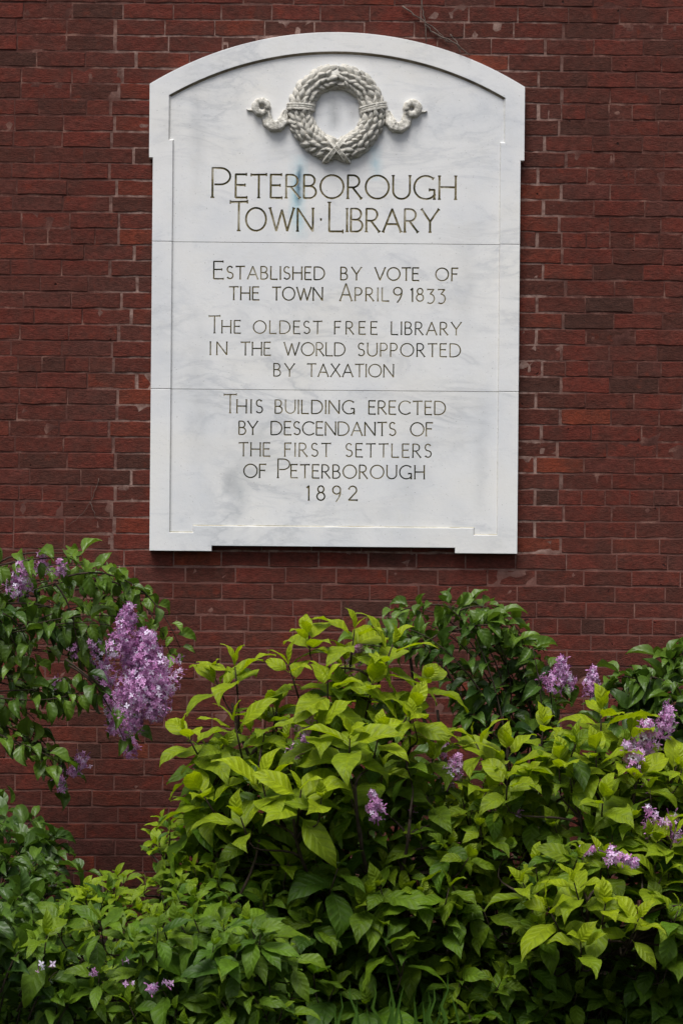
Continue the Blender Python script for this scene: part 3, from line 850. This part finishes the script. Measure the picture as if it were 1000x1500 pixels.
# ---- A: tall broad-leaved shrub in the middle
A1 = Shrub('broad_leaved_shrub', 'tall yellow-green broad-leaved shrub in the middle below the tablet', 'shrub', (P(560, 1500, -1.2).x, -1.2, 0), 'broad', 21)
b = A1.base
def ends_to(s, tgt, r0=.011, r1=.005, bow=0.12, base=None):
    b0 = Vector(base) if base else s.base + Vector((s.rs.uniform(-.08, .08), s.rs.uniform(-.08, .08), 0))
    t = Vector(tgt); L_ = (t-b0).length
    s.limb(bez(b0, b0 + UP*L_*.4, t - UP*L_*.25 + (b0-t)*.1, t, 12), r0, r1)
for (x, y, dy) in [(470,1040,-1.6),(540,990,-1.45),(600,1070,-1.5),(380,1120,-1.65),(300,1130,-1.55),(430,1200,-1.8),(520,1150,-1.85),(340,1030,-1.35),(600,1200,-1.7)]:
    ends_to(A1, P(x, y, dy))
keys = [ # px, py, y(depth), lean x, lean y, size px, pairs, young
 (452,935,-1.45,-.1,-.1,58,2,1.0),(518,930,-1.45,.1,-.2,70,3,1.0),(572,952,-1.5,.35,-.2,78,3,1.0),(345,985,-1.4,-.1,-.1,70,2,.9),(318,1000,-1.35,-.4,-.2,62,2,.8),
 (425,982,-1.5,-.3,-.3,66,3,.95),(480,1005,-1.6,0,-.4,70,3,.9),(545,1005,-1.55,.2,-.4,74,3,.95),(598,1045,-1.6,.5,-.3,78,3,.9),(345,1065,-1.6,-.2,-.3,72,3,.9),
 (275,1078,-1.55,-.5,-.3,72,3,.9),(385,1150,-1.75,-.2,-.4,80,3,.9),(440,1165,-1.85,.1,-.5,82,3,.9),(465,1062,-1.7,-.2,-.5,72,3,.85),(512,1085,-1.8,0,-.5,74,3,.85),
 (555,1075,-1.75,.2,-.4,66,3,.9),(298,1165,-1.7,-.6,-.3,74,3,.85),(355,1205,-1.85,-.3,-.5,76,2,.7),(470,1175,-1.9,.1,-.5,66,2,.7),(400,1040,-1.4,-.2,-.2,60,3,.6),
 (505,975,-1.4,0,-.1,62,2,.7),(620,1000,-1.4,.5,-.1,60,2,.7),(560,1130,-1.6,.1,-.4,66,3,.5),(640,1100,-1.45,.4,-.3,60,3,.4),(420,1090,-1.5,-.1,-.3,64,3,.5)]
for x, y, dy, lx, ly, sz, pr, yg in keys:
    A1.rosette(P(x, y, dy), Vector((lx, ly, 1)), sz*S*(D+dy)/D*1.16, pr, yg)
rs = A1.rs
for i in range(340):      # inner and lower shoots
    x = rs.uniform(280, 690); top = frac_curve([(280,1130),(340,1080),(430,1010),(540,1000),(640,1080),(700,1150)], x)
    y = top + (1560-top)*rs.random()**.9
    f = (y-top)/400
    dy = -1.15 - .15*min(1, f) - rs.random()*.5
    A1.rosette(P(x, y, dy), Vector((rs.uniform(-.5, .5), rs.uniform(-.9, .1), 1)), rs.uniform(50, 76)*S*(D+dy)/D, rs.choice([2, 2, 3]), max(0, .8-.7*f)*rs.random(), .35)  # leaf colour darkens downward: shade under the upper shoots is painted in
SHRUBS.append(A1)

# ---- A2: the same kind at the right
A2 = Shrub('broad_leaved_shrub', 'broad-leaved shrub at the right edge with lilac flowers showing behind its bright upper shoots', 'shrub', (P(860, 1500, -1.2).x, -1.2, 0), 'broad', 31, None)
for (x, y, dy) in [(740,1120,-1.4),(790,1090,-1.45),(880,1070,-1.45),(930,1150,-1.6),(985,1130,-1.5),(850,1180,-1.6),(860,1320,-1.9),(780,1330,-1.8),(940,1340,-1.9)]:
    ends_to(A2, P(x, y, dy))
keys = [(742,1105,-1.5,-.1,-.3,76,3,.85),(698,1092,-1.45,-.5,-.2,66,2,.8),(795,1068,-1.45,.1,-.2,70,3,.9),(880,1048,-1.45,0,-.2,66,3,1.0),(872,1105,-1.6,-.1,-.4,64,3,.85),
 (818,1120,-1.6,-.1,-.4,72,3,.8),(742,1150,-1.65,0,-.5,72,2,.7),(935,1140,-1.6,.3,-.4,72,3,.85),(925,1078,-1.45,.4,-.2,62,2,.9),(988,1128,-1.55,.3,-.4,70,3,.9),
 (882,1175,-1.7,0,-.5,66,2,.6),(842,1300,-1.95,-.3,-.4,72,3,.85),(805,1335,-1.95,-.5,-.4,74,3,.8),(885,1330,-2.0,.1,-.5,70,3,.9),(932,1352,-2.0,.3,-.4,66,3,.95),
 (965,1292,-1.8,.4,-.3,66,3,.6),(880,1262,-1.8,0,-.3,60,3,.75),(850,1385,-2.05,-.1,-.6,66,2,.6),(768,1300,-1.85,-.4,-.3,66,2,.6),(985,1230,-1.75,.2,-.4,66,3,.75),(1010,1180,-1.6,0,-.3,70,3,.8),(990,1340,-1.9,.3,-.3,62,3,.6)]
for x, y, dy, lx, ly, sz, pr, yg in keys:
    A2.rosette(P(x, y, dy), Vector((lx, ly, 1)), sz*S*(D+dy)/D*1.12, pr, yg)
rs = A2.rs
for i in range(360):
    x = rs.uniform(660, 1130); top = frac_curve([(660,1200),(720,1120),(800,1100),(880,1080),(1130,1120)], x)
    y = top + (1560-top)*rs.random()**.9
    f = (y-top)/400
    dy = -1.1 - (.5 if 780 < x and y < 1400 else .15)*min(1, f) - rs.random()*.5
    A2.rosette(P(x, y, dy), Vector((rs.uniform(-.5, .5), rs.uniform(-.9, .1), 1)), rs.uniform(48, 74)*S*(D+dy)/D, rs.choice([2, 2, 3]), max(0, .8-.7*f)*rs.random(), .35)  # lower leaves get a darker colour, standing in for shade and older growth
SHRUBS.append(A2)

# ---- B: low small-leaved shrub at the lower left
B1 = Shrub('small_leaved_shrub', 'low dense green shrub with small pointed leaves filling the lower left corner', 'shrub', (P(230, 1500, -1.9).x, -1.9, 0), 'narrow', 41)
for (x, y, dy) in [(60,1330,-1.6),(150,1290,-1.5),(240,1280,-1.5),(320,1240,-1.6),(380,1230,-1.7),(120,1400,-2.0),(230,1400,-2.1),(340,1380,-2.1),(40,1430,-2.0),(400,1400,-2.1)]:
    ends_to(B1, P(x, y, dy), .009, .004)
rs = B1.rs
TOPB = [(-120,1400),(0,1400),(60,1380),(125,1310),(160,1275),(200,1260),(240,1205),(300,1190),(360,1225),(420,1260),(460,1330),(520,1400),(560,1440)]
for i in range(620):
    x = rs.uniform(-120, 560); top = frac_curve(TOPB, x)
    f = rs.random()**1.1; y = top + (1570-top)*f
    yy_ = (y-top)/300
    dy = -1.35 - (.80 if x < 400 else .3)*min(1, yy_) + rs.uniform(-.22, .10)
    B1.rosette(P(x, y, dy), Vector((rs.uniform(-.5, .5), rs.uniform(-.7, 0), 1)), rs.uniform(30, 50)*S*(D+dy)/D, rs.choice([2, 3]), rs.random()*max(0, (1.15 if x > 110 else .5)-.75*min(1, yy_)), .1)  # bright leaf colour fades below the top, painting in the bush's own shade
for i in range(60):       # longer front shoots
    x = rs.uniform(20, 430); y = rs.uniform(1350, 1500); dy = -2.25 + rs.uniform(-.1, .1)
    B1.rosette(P(x, y, dy), Vector((rs.uniform(-.6, .3), -.5, 1)), rs.uniform(56, 74)*S*(D+dy)/D, 3, rs.random()*.45, .3)
SHRUBS.append(B1)

# ---- C: lilac reaching in from the left
def lilac_shoot(s, pts, n, size, hang=0.2, rr=.004, side=1.0, age_lit=0.1):
    """arching twig with opposite leaf pairs along it"""
    rs = s.rs; p0, p1, p2, p3 = pts
    cur = bez(p0, p1, p2, p3, n*2)
    s.limb(cur, rr, rr*.4)
    for i in range(1, n*2+1):
        if rs.random() < (.4 if i % 2 else .1): continue
        p = cur[i]; d = (cur[i]-cur[i-1]).normalized()
        a = rs.uniform(0, math.pi); x = d.orthogonal().normalized(); y = d.cross(x)
        for k in (0, 1):
            if rs.random() < .1: continue
            h = x*math.cos(a+k*math.pi) + y*math.sin(a+k*math.pi)
            dd = h + d*rs.uniform(.1, .8) + Vector((0, 0, -hang*rs.uniform(.3, 2.0)))
            nn = UP + h*rs.uniform(-.4, .4) + Vector((rs.uniform(-.5, .5), rs.uniform(-.9, .1), 0))
            s.leaf(p + h*size*.14, dd, nn, size*rs.uniform(.5, 1.15), max(0, min(1, age_lit + rs.uniform(-.15, .25) + (.25 if i > n*2-3 else 0))))
def panicle(s, pos, d, length, rad, count, dens=1.0, label=None, pale=0.0):
    rs = s.rs; g = G(); d = d.normalized(); x = d.orthogonal().normalized(); y = d.cross(x)
    lobes = []
    for i in range(max(3, int(length/0.022))):
        t = (i+.5)/max(3, int(length/0.022)); a = i*2.4
        r = rad*(1-.75*t)
        for q in range(2): lobes.append((d*length*t + (x*math.cos(a+q*3.1)+y*math.sin(a+q*3.1))*r*.62, r*.55+.006))
    fs = 0.0102
    for i in range(count):
        c, r = lobes[min(len(lobes)-1, int(len(lobes)*rs.random()**1.25))]
        n = Vector((rs.gauss(0, 1), rs.gauss(0, 1), rs.gauss(0, 1))).normalized()
        p = pos + c + n*r*rs.uniform(.65, 1.08)
        out = (n + (p - pos - d*(p-pos).dot(d)).normalized()*.8).normalized()
        ax = out.orthogonal().normalized(); ax = (Matrix.Rotation(rs.uniform(0, 6), 3, out) @ ax); ay = out.cross(ax)
        sz = fs*rs.uniform(.7, 1.25); rn = min(1, max(0, rs.gauss(.55+pale, .22)))
        if rs.random() < .12: rn = rs.uniform(.9, 1)
        V = []; F = []
        bud = rs.random() < .2
        if bud:
            V = [p, p+out*sz*1.1+ax*sz*.25, p+out*sz*1.1-ax*sz*.12+ay*sz*.22, p+out*sz*1.1-ax*sz*.12-ay*sz*.22, p+out*sz*1.6]
            F = [(0, 1, 2), (0, 2, 3), (0, 3, 1), (1, 4, 2), (2, 4, 3), (3, 4, 1)]; rn *= .5
        else:
            for q in range(4):
                e = ax*math.cos(q*math.pi/2) + ay*math.sin(q*math.pi/2); f_ = out.cross(e); o_ = len(V)
                V += [p + out*sz*.05, p + e*sz*.55 + f_*sz*.33 + out*sz*.12, p + e*sz*1.15 + out*sz*rs.uniform(-.15, .35), p + e*sz*.55 - f_*sz*.33 + out*sz*.12]
                F += [(o_, o_+1, o_+2), (o_, o_+2, o_+3)]
            o_ = len(V); V += [p + ax*sz*.12, p - ax*sz*.06 + ay*sz*.1, p - ax*sz*.06 - ay*sz*.1, p - out*sz*1.2]
            F += [(o_, o_+1, o_+3), (o_+1, o_+2, o_+3), (o_+2, o_, o_+3)]
        g.add([tuple(v) for v in V], F, rnd=rn)
    tube(g, [pos - d*min(.05, length*.3), pos + d*length*.85], [.002, .001], 5, rnd=0.0)
    o = g.build('flower_cluster', PETAL, s.root, False, off=s.base)
    if label: o['label'] = label
    return o

C1 = Shrub('lilac_bush', 'lilac bush reaching in from the left edge with one big drooping purple flower cluster', 'lilac', (-2.05, -.75, 0), 'heart', 51)
V3 = lambda x, y, d: P(x, y, d)
trunk_top = V3(-150, 960, -.75)
C1.limb(bez(C1.base, C1.base+Vector((.1, 0, .5)), trunk_top-Vector((.1, 0, .4)), trunk_top, 12), .022, .014)
shoots = [ [(-150,960),(-40,860),(60,790),(165,815)], [(-150,960),(-20,850),(120,800),(205,860)], [(100,830),(170,810),(240,850),(272,935)],
 [(-150,960),(-60,900),(20,840),(70,815)], [(-150,960),(-30,900),(90,850),(160,880)], [(-150,960),(0,930),(80,880),(185,905)], [(-150,960),(-20,950),(70,920),(140,960)],
 [(-150,960),(-40,1000),(60,960),(120,1010)], [(-150,960),(-60,1010),(20,1000),(60,1040)], [(-120,1000),(0,1030),(70,1050),(110,1120)], [(-120,1000),(-30,1050),(40,1070),(80,1110)],
 [(60,900),(110,930),(150,960),(180,1030)], [(20,860),(70,850),(110,880),(130,930)], [(-60,900),(0,870),(30,880),(50,930)], [(110,850),(150,840),(190,850),(215,900)], [(-150,960),(-90,860),(-20,810),(30,830)],
 [(-20,820),(40,800),(90,805),(130,800)], [(60,830),(100,810),(150,830),(175,850)], [(-100,900),(-40,880),(10,900),(60,960)], [(0,900),(60,900),(120,900),(150,920)], [(-60,960),(0,960),(60,990),(100,1000)],[(100,960),(140,980),(165,1010),(190,1070)]]
for sh in list(shoots):
    q = C1.rs; shoots.append([(x + q.uniform(-22, 22), y + q.uniform(-18, 26)) for x, y in sh])
shoots += [[(-60,1030),(0,1040),(50,1060),(95,1105)], [(-60,1060),(-10,1060),(30,1075),(60,1085)], [(-60,1000),(10,1010),(70,1020),(125,1000)], [(0,850),(30,880),(30,930),(45,985)], [(80,840),(110,870),(120,920),(130,985)]]
for i, sh in enumerate(shoots):
    dd = -.72 + .5*math.sin(i*2.3)*.45
    pts = [V3(x - (8 if q > 1 else 0), y + 14, dd) for q, (x, y) in enumerate(sh)]
    if sh[0] in ((-150, 960),): pts[0] = trunk_top
    lilac_shoot(C1, pts, 7 if abs(sh[3][0]-sh[0][0]) > 150 else 4, 32*S*.92, .6, .004, age_lit=.15 if i % 2 else .45)
def pan(s, px, py, dd, lpx, rpx, n, d=(0, -.1, -1), **k):
    kk = S*(D+dd)/D
    dv = Vector(d).normalized()
    panicle(s, P(px, py, dd) - dv*lpx*kk*.5, dv, lpx*kk, rpx*kk, n, **k)
pan(C1, 184,920,-1.12, 72, 23, 420, (.15,-.1,1))
pan(C1, 214,985,-1.1, 116, 39, 1100, (.1,-.1,1), label='big drooping purple flower cluster')
pan(C1, 232,1012,-1.08, 84, 34, 600, (-.1,-.1,-1))
pan(C1, 204,1038,-1.05, 66, 32, 380, (-.2,0,-1))
pan(C1, 192,975,-1.06, 70, 26, 300, (0,-.1,1)); pan(C1, 205,945,-1.08, 50, 20, 200, (.1,-.1,1)); pan(C1, 168,1045,-.85, 60, 22, 200, (0,0,-1)); pan(C1, 190,1085,-.85, 50, 20, 170, (.1,0,-1)); pan(C1, 155,990,-.8, 60, 20, 170, (0,0,-1))
pan(C1, 30,846,-.9, 46, 19, 190, (.1,-.2,1)); pan(C1, 62,822,-.85, 26, 13, 70, (0,0,1)); pan(C1, 88,830,-.8, 22, 10, 40, (0,0,1)); pan(C1, 110,955,-.8, 20, 9, 30); pan(C1, 138,950,-.85, 18, 9, 30)
pan(C1, 115,1122,-.75, 34, 14, 90, (-.6,0,-.7)); pan(C1, 90,1145,-.72, 30, 13, 60, (0,0,-1)); pan(C1, 85,1010,-.75, 30, 12, 50)
SHRUBS.append(C1)

# ---- D: lilac growing against the wall behind the broad-leaved shrub
D1 = Shrub('lilac_bush', 'dark green lilac against the wall behind the middle shrub, its top just under the tablet', 'lilac', (P(740, 1500, -.5).x, -.5, 0), 'heart', 61)
for (x, y) in [(700,1000),(780,1060),(640,1040),(600,960),(740,960)]:
    ends_to(D1, P(x, y, -.5), .012, .006)
DSH = [[(760,1100),(720,960),(660,870),(575,895)],[(760,1100),(740,980),(700,890),(640,885)],[(770,1120),(790,1000),(760,920),(690,880)],[(790,1120),(800,1020),(790,940),(735,900)],
   [(760,1100),(700,1000),(650,930),(590,920)],[(700,1080),(670,1000),(640,950),(600,930)],[(700,960),(730,930),(770,930),(800,980)],[(790,1120),(800,1060),(790,1000),(780,950)],[(740,1080),(760,1010),(740,960),(720,920)],
   [(690,900),(650,880),(610,880),(565,905)],[(760,1100),(780,1040),(810,1010),(830,1000)],[(740,1000),(720,1010),(700,1030),(690,1050)],[(640,930),(620,950),(570,930),(545,940)],[(780,1000),(760,980),(740,970),(730,1000)],[(760,1120),(730,1080),(710,1060),(680,1040)],
   [(660,900),(700,880),(720,885),(745,915)]]
for sh in list(DSH):
    for _ in range(1 if D1.rs.random() < .6 else 0): DSH.append([(x + D1.rs.uniform(-28, 28), y + D1.rs.uniform(-8, 34)) for x, y in sh])
for i, sh in enumerate(DSH):
    pts = [P(x, y, -.45 - .3*((i*37) % 10)/10) for x, y in sh]
    lilac_shoot(D1, pts, 6, 35*S*.95, .5, .004, age_lit=.12 if i % 3 else .4)
for i in range(95):
    x = D1.rs.uniform(400, 1010); top = frac_curve([(400,1180),(480,1100),(600,1080),(700,1110),(850,1090),(1010,1080)], x); y = top + 20 + D1.rs.random()*420
    dd = -.35-.6*D1.rs.random()
    e = P(x, y, dd); a = P(x-D1.rs.uniform(-60, 60), y+D1.rs.uniform(60, 120), dd)
    lilac_shoot(D1, [a, a+(e-a)*.3+UP*.03, e-(e-a)*.2+UP*.03, e], 3, 44*S*.93, .3, .003, age_lit=.05)
pan(D1, 822,985,-.75, 46, 22, 230, (0,-.1,1)); pan(D1, 867,996,-.72, 40, 14, 150, (.1,-.1,1)); pan(D1, 520,957,-1.35, 30, 13, 70, (.4,-.1,.6)); pan(D1, 800,1000,-.7, 24, 11, 50)
pan(D1, 448,1057,-1.68, 30, 13, 80, (.4,0,1)); pan(D1, 440,1095,-1.6, 40, 15, 90, (.5,0,1)); pan(D1, 548,1178,-1.82, 40, 14, 110, (-.2,0,1)); pan(D1, 665,1125,-1.52, 46, 17, 110, (.3,0,1)); pan(D1, 648,1100,-1.35, 20, 9, 30)
pan(D1, 755,1185,-1.5, 28, 9, 40); pan(D1, 608,1178,-1.45, 20, 8, 25)
SHRUBS.append(D1)
E1 = Shrub('lilac_bush', 'dark lilac against the wall at the right edge with many flower clusters', 'lilac', (P(1060, 1500, -.7).x, -.7, 0), 'heart', 71)
for (x, y) in [(1000,1050),(960,1010),(1060,1000),(920,1040)]:
    ends_to(E1, P(x, y, -.7), .012, .006)
ESH = [[(1050,1150),(1040,1000),(1000,940),(960,965)],[(1050,1150),(1000,1050),(960,990),(905,990)],[(1050,1150),(1000,1060),(950,1020),(900,1010)],[(1060,1150),(1060,1000),(1040,930),(1000,950)],[(1000,1050),(960,1040),(930,1040),(890,1050)],
   [(1050,1150),(1010,1080),(980,1030),(930,1000)],[(1060,1150),(1020,1020),(1000,980),(975,960)],[(1050,1150),(1030,1100),(1010,1050),(990,1000)],[(980,1000),(950,990),(930,980),(895,1000)],[(1000,1100),(970,1080),(940,1060),(930,1030)]]
for sh in list(ESH): ESH.append([(x + E1.rs.uniform(-20, 28), y + E1.rs.uniform(-8, 34)) for x, y in sh])
for i, sh in enumerate(ESH):
    lilac_shoot(E1, [P(x, y, -.55-.3*((i*37) % 10)/10) for x, y in sh], 6, 39*S*.95, .5, .004, age_lit=.15)
pan(E1, 945,1085,-1.48, 60, 26, 300, (.1,-.1,1), pale=.12); pan(E1, 975,1055,-1.5, 44, 16, 130, (.3,-.1,1)); pan(E1, 925,1105,-1.62, 44, 16, 110, (-.5,0,1), pale=.1); pan(E1, 978,1040,-1.0, 20, 9, 30)
pan(E1, 955,1200,-1.72, 44, 15, 100, (-.4,0,1)); pan(E1, 985,1215,-1.7, 40, 14, 80, (.3,0,-1)); pan(E1, 912,1258,-1.92, 48, 13, 120, (1,0,-.35)); pan(E1, 862,1245,-1.8, 22, 9, 40, (1,0,.2)); pan(E1, 950,1155,-1.5, 26, 9, 40)
SHRUBS.append(E1)
# dark lilac in the lower left, at the frame edge
F1 = Shrub('lilac_bush', 'very dark green lilac low at the left edge, without flowers', 'lilac', (P(-60, 1500, -.9).x, -.9, 0), 'heart', 81)
for (x, y) in [(-20,1200),(40,1220),(90,1270),(-60,1180)]:
    ends_to(F1, P(x, y, -.95), .012, .006)
for i in range(120):
    x = F1.rs.uniform(-100, 125); top = frac_curve([(-100,1150),(0,1150),(40,1185),(90,1235),(110,1270)], x); y = top + F1.rs.random()*220
    dd = -.8-.4*F1.rs.random() - 1.25*min(1, (y-top)/200)
    e = P(x, y, dd); a = P(x-F1.rs.uniform(20, 70), y+F1.rs.uniform(60, 120), dd)
    lilac_shoot(F1, [a, a+(e-a)*.3+UP*.03, e-(e-a)*.2+UP*.03, e], 3, 36*S*.9, .2, .003, age_lit=.02)
SHRUBS.append(F1)
# small fallen-through flowers at the lower left belong to the low shrub
for px, py, n in [(57,1415,1),(78,1413,1),(136,1424,2),(180,1408,0),(189,1438,2),(222,1447,20),(245,1440,3)]:
    pan(B1, px, py, -2.48, 8, 6, n+2, (0,-.4,1), pale=.1)

# ---- visibility score and output of leaves
allpts = []; own = []; ref = []
for si, s in enumerate(SHRUBS):
    for li_, (m, var, rn, age_lit) in enumerate(s.leaves):
        ref.append((si, li_))
SP = np.array([[x, y, 0.02] for x in (.15, .35, .55, .75, .92) for y in (-.12, 0, .12)])
mats = np.array([SHRUBS[si].leaves[li_][0] for si, li_ in ref])
pts = np.einsum('nij,kj->nki', mats[:, :3, :3], SP) + mats[:, None, :3, 3]
px, py = project(pts.reshape(-1, 3)); dep = pts.reshape(-1, 3)[:, 1] + D
idx = np.repeat(np.arange(len(ref)), len(SP))
ok = (px > 0) & (px < 1000) & (py > 0) & (py < 1500)
cell = (py//7).astype(int)*143 + (px//7).astype(int); cell[~ok] = 0
zb = np.full(143*216, 1e9); np.minimum.at(zb, cell[ok], dep[ok])
vis = ok & (dep < zb[cell] + 0.03)
score = np.bincount(idx, weights=vis.astype(float), minlength=len(ref))
score *= np.linalg.norm(mats[:, :3, 0], axis=1)/dep.reshape(len(ref), -1).mean(1)
k = 0; ntri = 0
for si, s in enumerate(SHRUBS):
    n = len(s.leaves); sc = score[k:k+n]; k += n
    order = np.argsort(-sc)
    ls, mt = LEAFSETS[s.kind]
    off = Matrix.Translation(-s.base)
    for q in order[:300]:
        m, var, rn, age_lit = s.leaves[q]
        o = link('leaf', ls[var][3], s.root); o.matrix_local = off @ Matrix(m.tolist()); o.color = (rn, age_lit, 0, 1)
    Vs, Fs, Us, Rn, Ag = [], [], [], [], []; c = 0
    for q in order[300:]:
        m, var, rn, age_lit = s.leaves[q]; V, F, UV, _ = ls[var]
        Vs.append(V @ m[:3, :3].T + m[:3, 3] - np.array(s.base)); Fs += [tuple(i+c for i in f) for f in F]; c += len(V)
        Us.append(UV); Rn.append(np.full(len(V), rn)); Ag.append(np.full(len(V), age_lit))
    if Vs:
        o = mesh_obj('leaf_mass', np.concatenate(Vs), Fs, mt, s.root, True, uvs=np.concatenate(Us), attrs={'rnd': np.concatenate(Rn), 'age_lit': np.concatenate(Ag)})
        o['kind'] = 'stuff'
    if s.kind != 'heart': s.connect()
    s.finish(BARK_A)
    ntri += n*64
print('leaves', len(ref), 'tris about', ntri)

# ------------------------------------------------------------------ sword leaves at the bottom, grass
def blades():
    rs = random.Random(3)
    t = thing('grass_tuft', 'tuft of long pointed grass blades at the bottom edge below the middle shrub', 'grass tuft', (P(570, 1600, -2.5).x, -2.5, 0))
    tips = [(498,1452),(512,1437),(522,1462),(545,1432),(566,1421),(575,1448),(583,1470),(605,1455),(618,1462),(626,1448),(642,1470),(655,1427),(660,1455),(536,1475),(592,1440),(478,1480),(490,1470),(635,1440)]
    m = mat_leaf('grass_blade', (0.030, 0.085, 0.012), (0.060, 0.13, 0.018), (.1, .2, .02), 1, veinamt=.1)
    for (x, y) in tips:
        dd = -2.5 + rs.uniform(-.15, .15); tp = P(x, y, dd); bs = Vector((tp.x + rs.uniform(-.05, .07), dd + rs.uniform(-.03, .03), 0))
        n = 8; V = []; UV = []; F = []
        for i in range(n+1):
            q = i/n; c = bs.lerp(tp, q) + Vector((math.sin(q*3)*.012*rs.choice([-1, 1]), 0, 0)) if i < n else tp
            w = .0095*(1-q**2.2)+.0004
            V += [(c.x-w, c.y, c.z), (c.x, c.y+.003, c.z), (c.x+w, c.y, c.z)]; UV += [(0, q), (.5, q), (1, q)]
        for i in range(n): F += [(i*3, i*3+1, i*3+4, i*3+3), (i*3+1, i*3+2, i*3+5, i*3+4)]
        V = [tuple(Vector(v)-t.location) for v in V]
        o = mesh_obj('blade', V, F, m, t, True, uvs=np.array(UV)); o.color = (rs.random(), rs.random()*.4, 0, 1)
    # sparse ground cover under the shrubs
    g = G()
    for i in range(5000):
        x = rs.uniform(-2.6, 2.6); y = rs.uniform(-3.6, -.05); a = rs.uniform(0, 6.28); h = rs.uniform(.03, .12); w = rs.uniform(.002, .005)
        dx, dy = math.cos(a)*w, math.sin(a)*w; lx, ly = rs.uniform(-.04, .04), rs.uniform(-.04, .04)
        g.add([(x-dx, y-dy, 0), (x+dx, y+dy, 0), (x+lx*.5+dx*.7, y+ly*.5+dy*.7, h*.6), (x+lx*.5-dx*.7, y+ly*.5-dy*.7, h*.6), (x+lx, y+ly, h)], [(0, 1, 2, 3), (3, 2, 4)])
    o = g.build('ground_grass', m); o['kind'] = 'stuff'; o['label'] = 'short sparse grass on the soil under the shrubs'; o['category'] = 'grass'
blades()

# ------------------------------------------------------------------ dry vine stems on the wall
def vine(label, paths, r, root):
    t = thing('dry_vine', label, 'vine', P(*root, -.004))
    for pth, y in paths:
        g = G(); rs = random.Random(int(pth[0][0])); pts = []
        for (a, b), (c, d) in zip(pth[:-1], pth[1:]):
            for q in range(4): pts.append(P(a+(c-a)*q/4+rs.uniform(-1.2, 1.2), b+(d-b)*q/4+rs.uniform(-1, 1), y))
        pts.append(P(*pth[-1], y))
        n = len(pts); tube(g, pts, [r*(1-.6*i/n) for i in range(n)], 5)
        g.build('stem', BARK_B, t, True, off=t.location)
vine('thin dry grey vine stems hanging over the top right of the tablet arch', [([(612,-40),(618,10),(622,35),(624,62)], -.05), ([(622,35),(634,48),(648,56),(660,62)], -.012), ([(660,50),(668,62),(674,78)], -.052), ([(640,50),(670,66),(688,82)], -.055), ([(590,10),(612,25),(640,44),(655,62)], -.012)], .0035, (620, 0))
vine('faint dry vine remnant on the brick left of the tablet', [([(146,700),(136,728),(122,752),(100,770)], -.006), ([(132,735),(140,755),(152,762)], -.006)], .0013, (146, 700))
for i, (a, b) in enumerate([((852,700),(856,735)), ((896,790),(893,830))]): pass
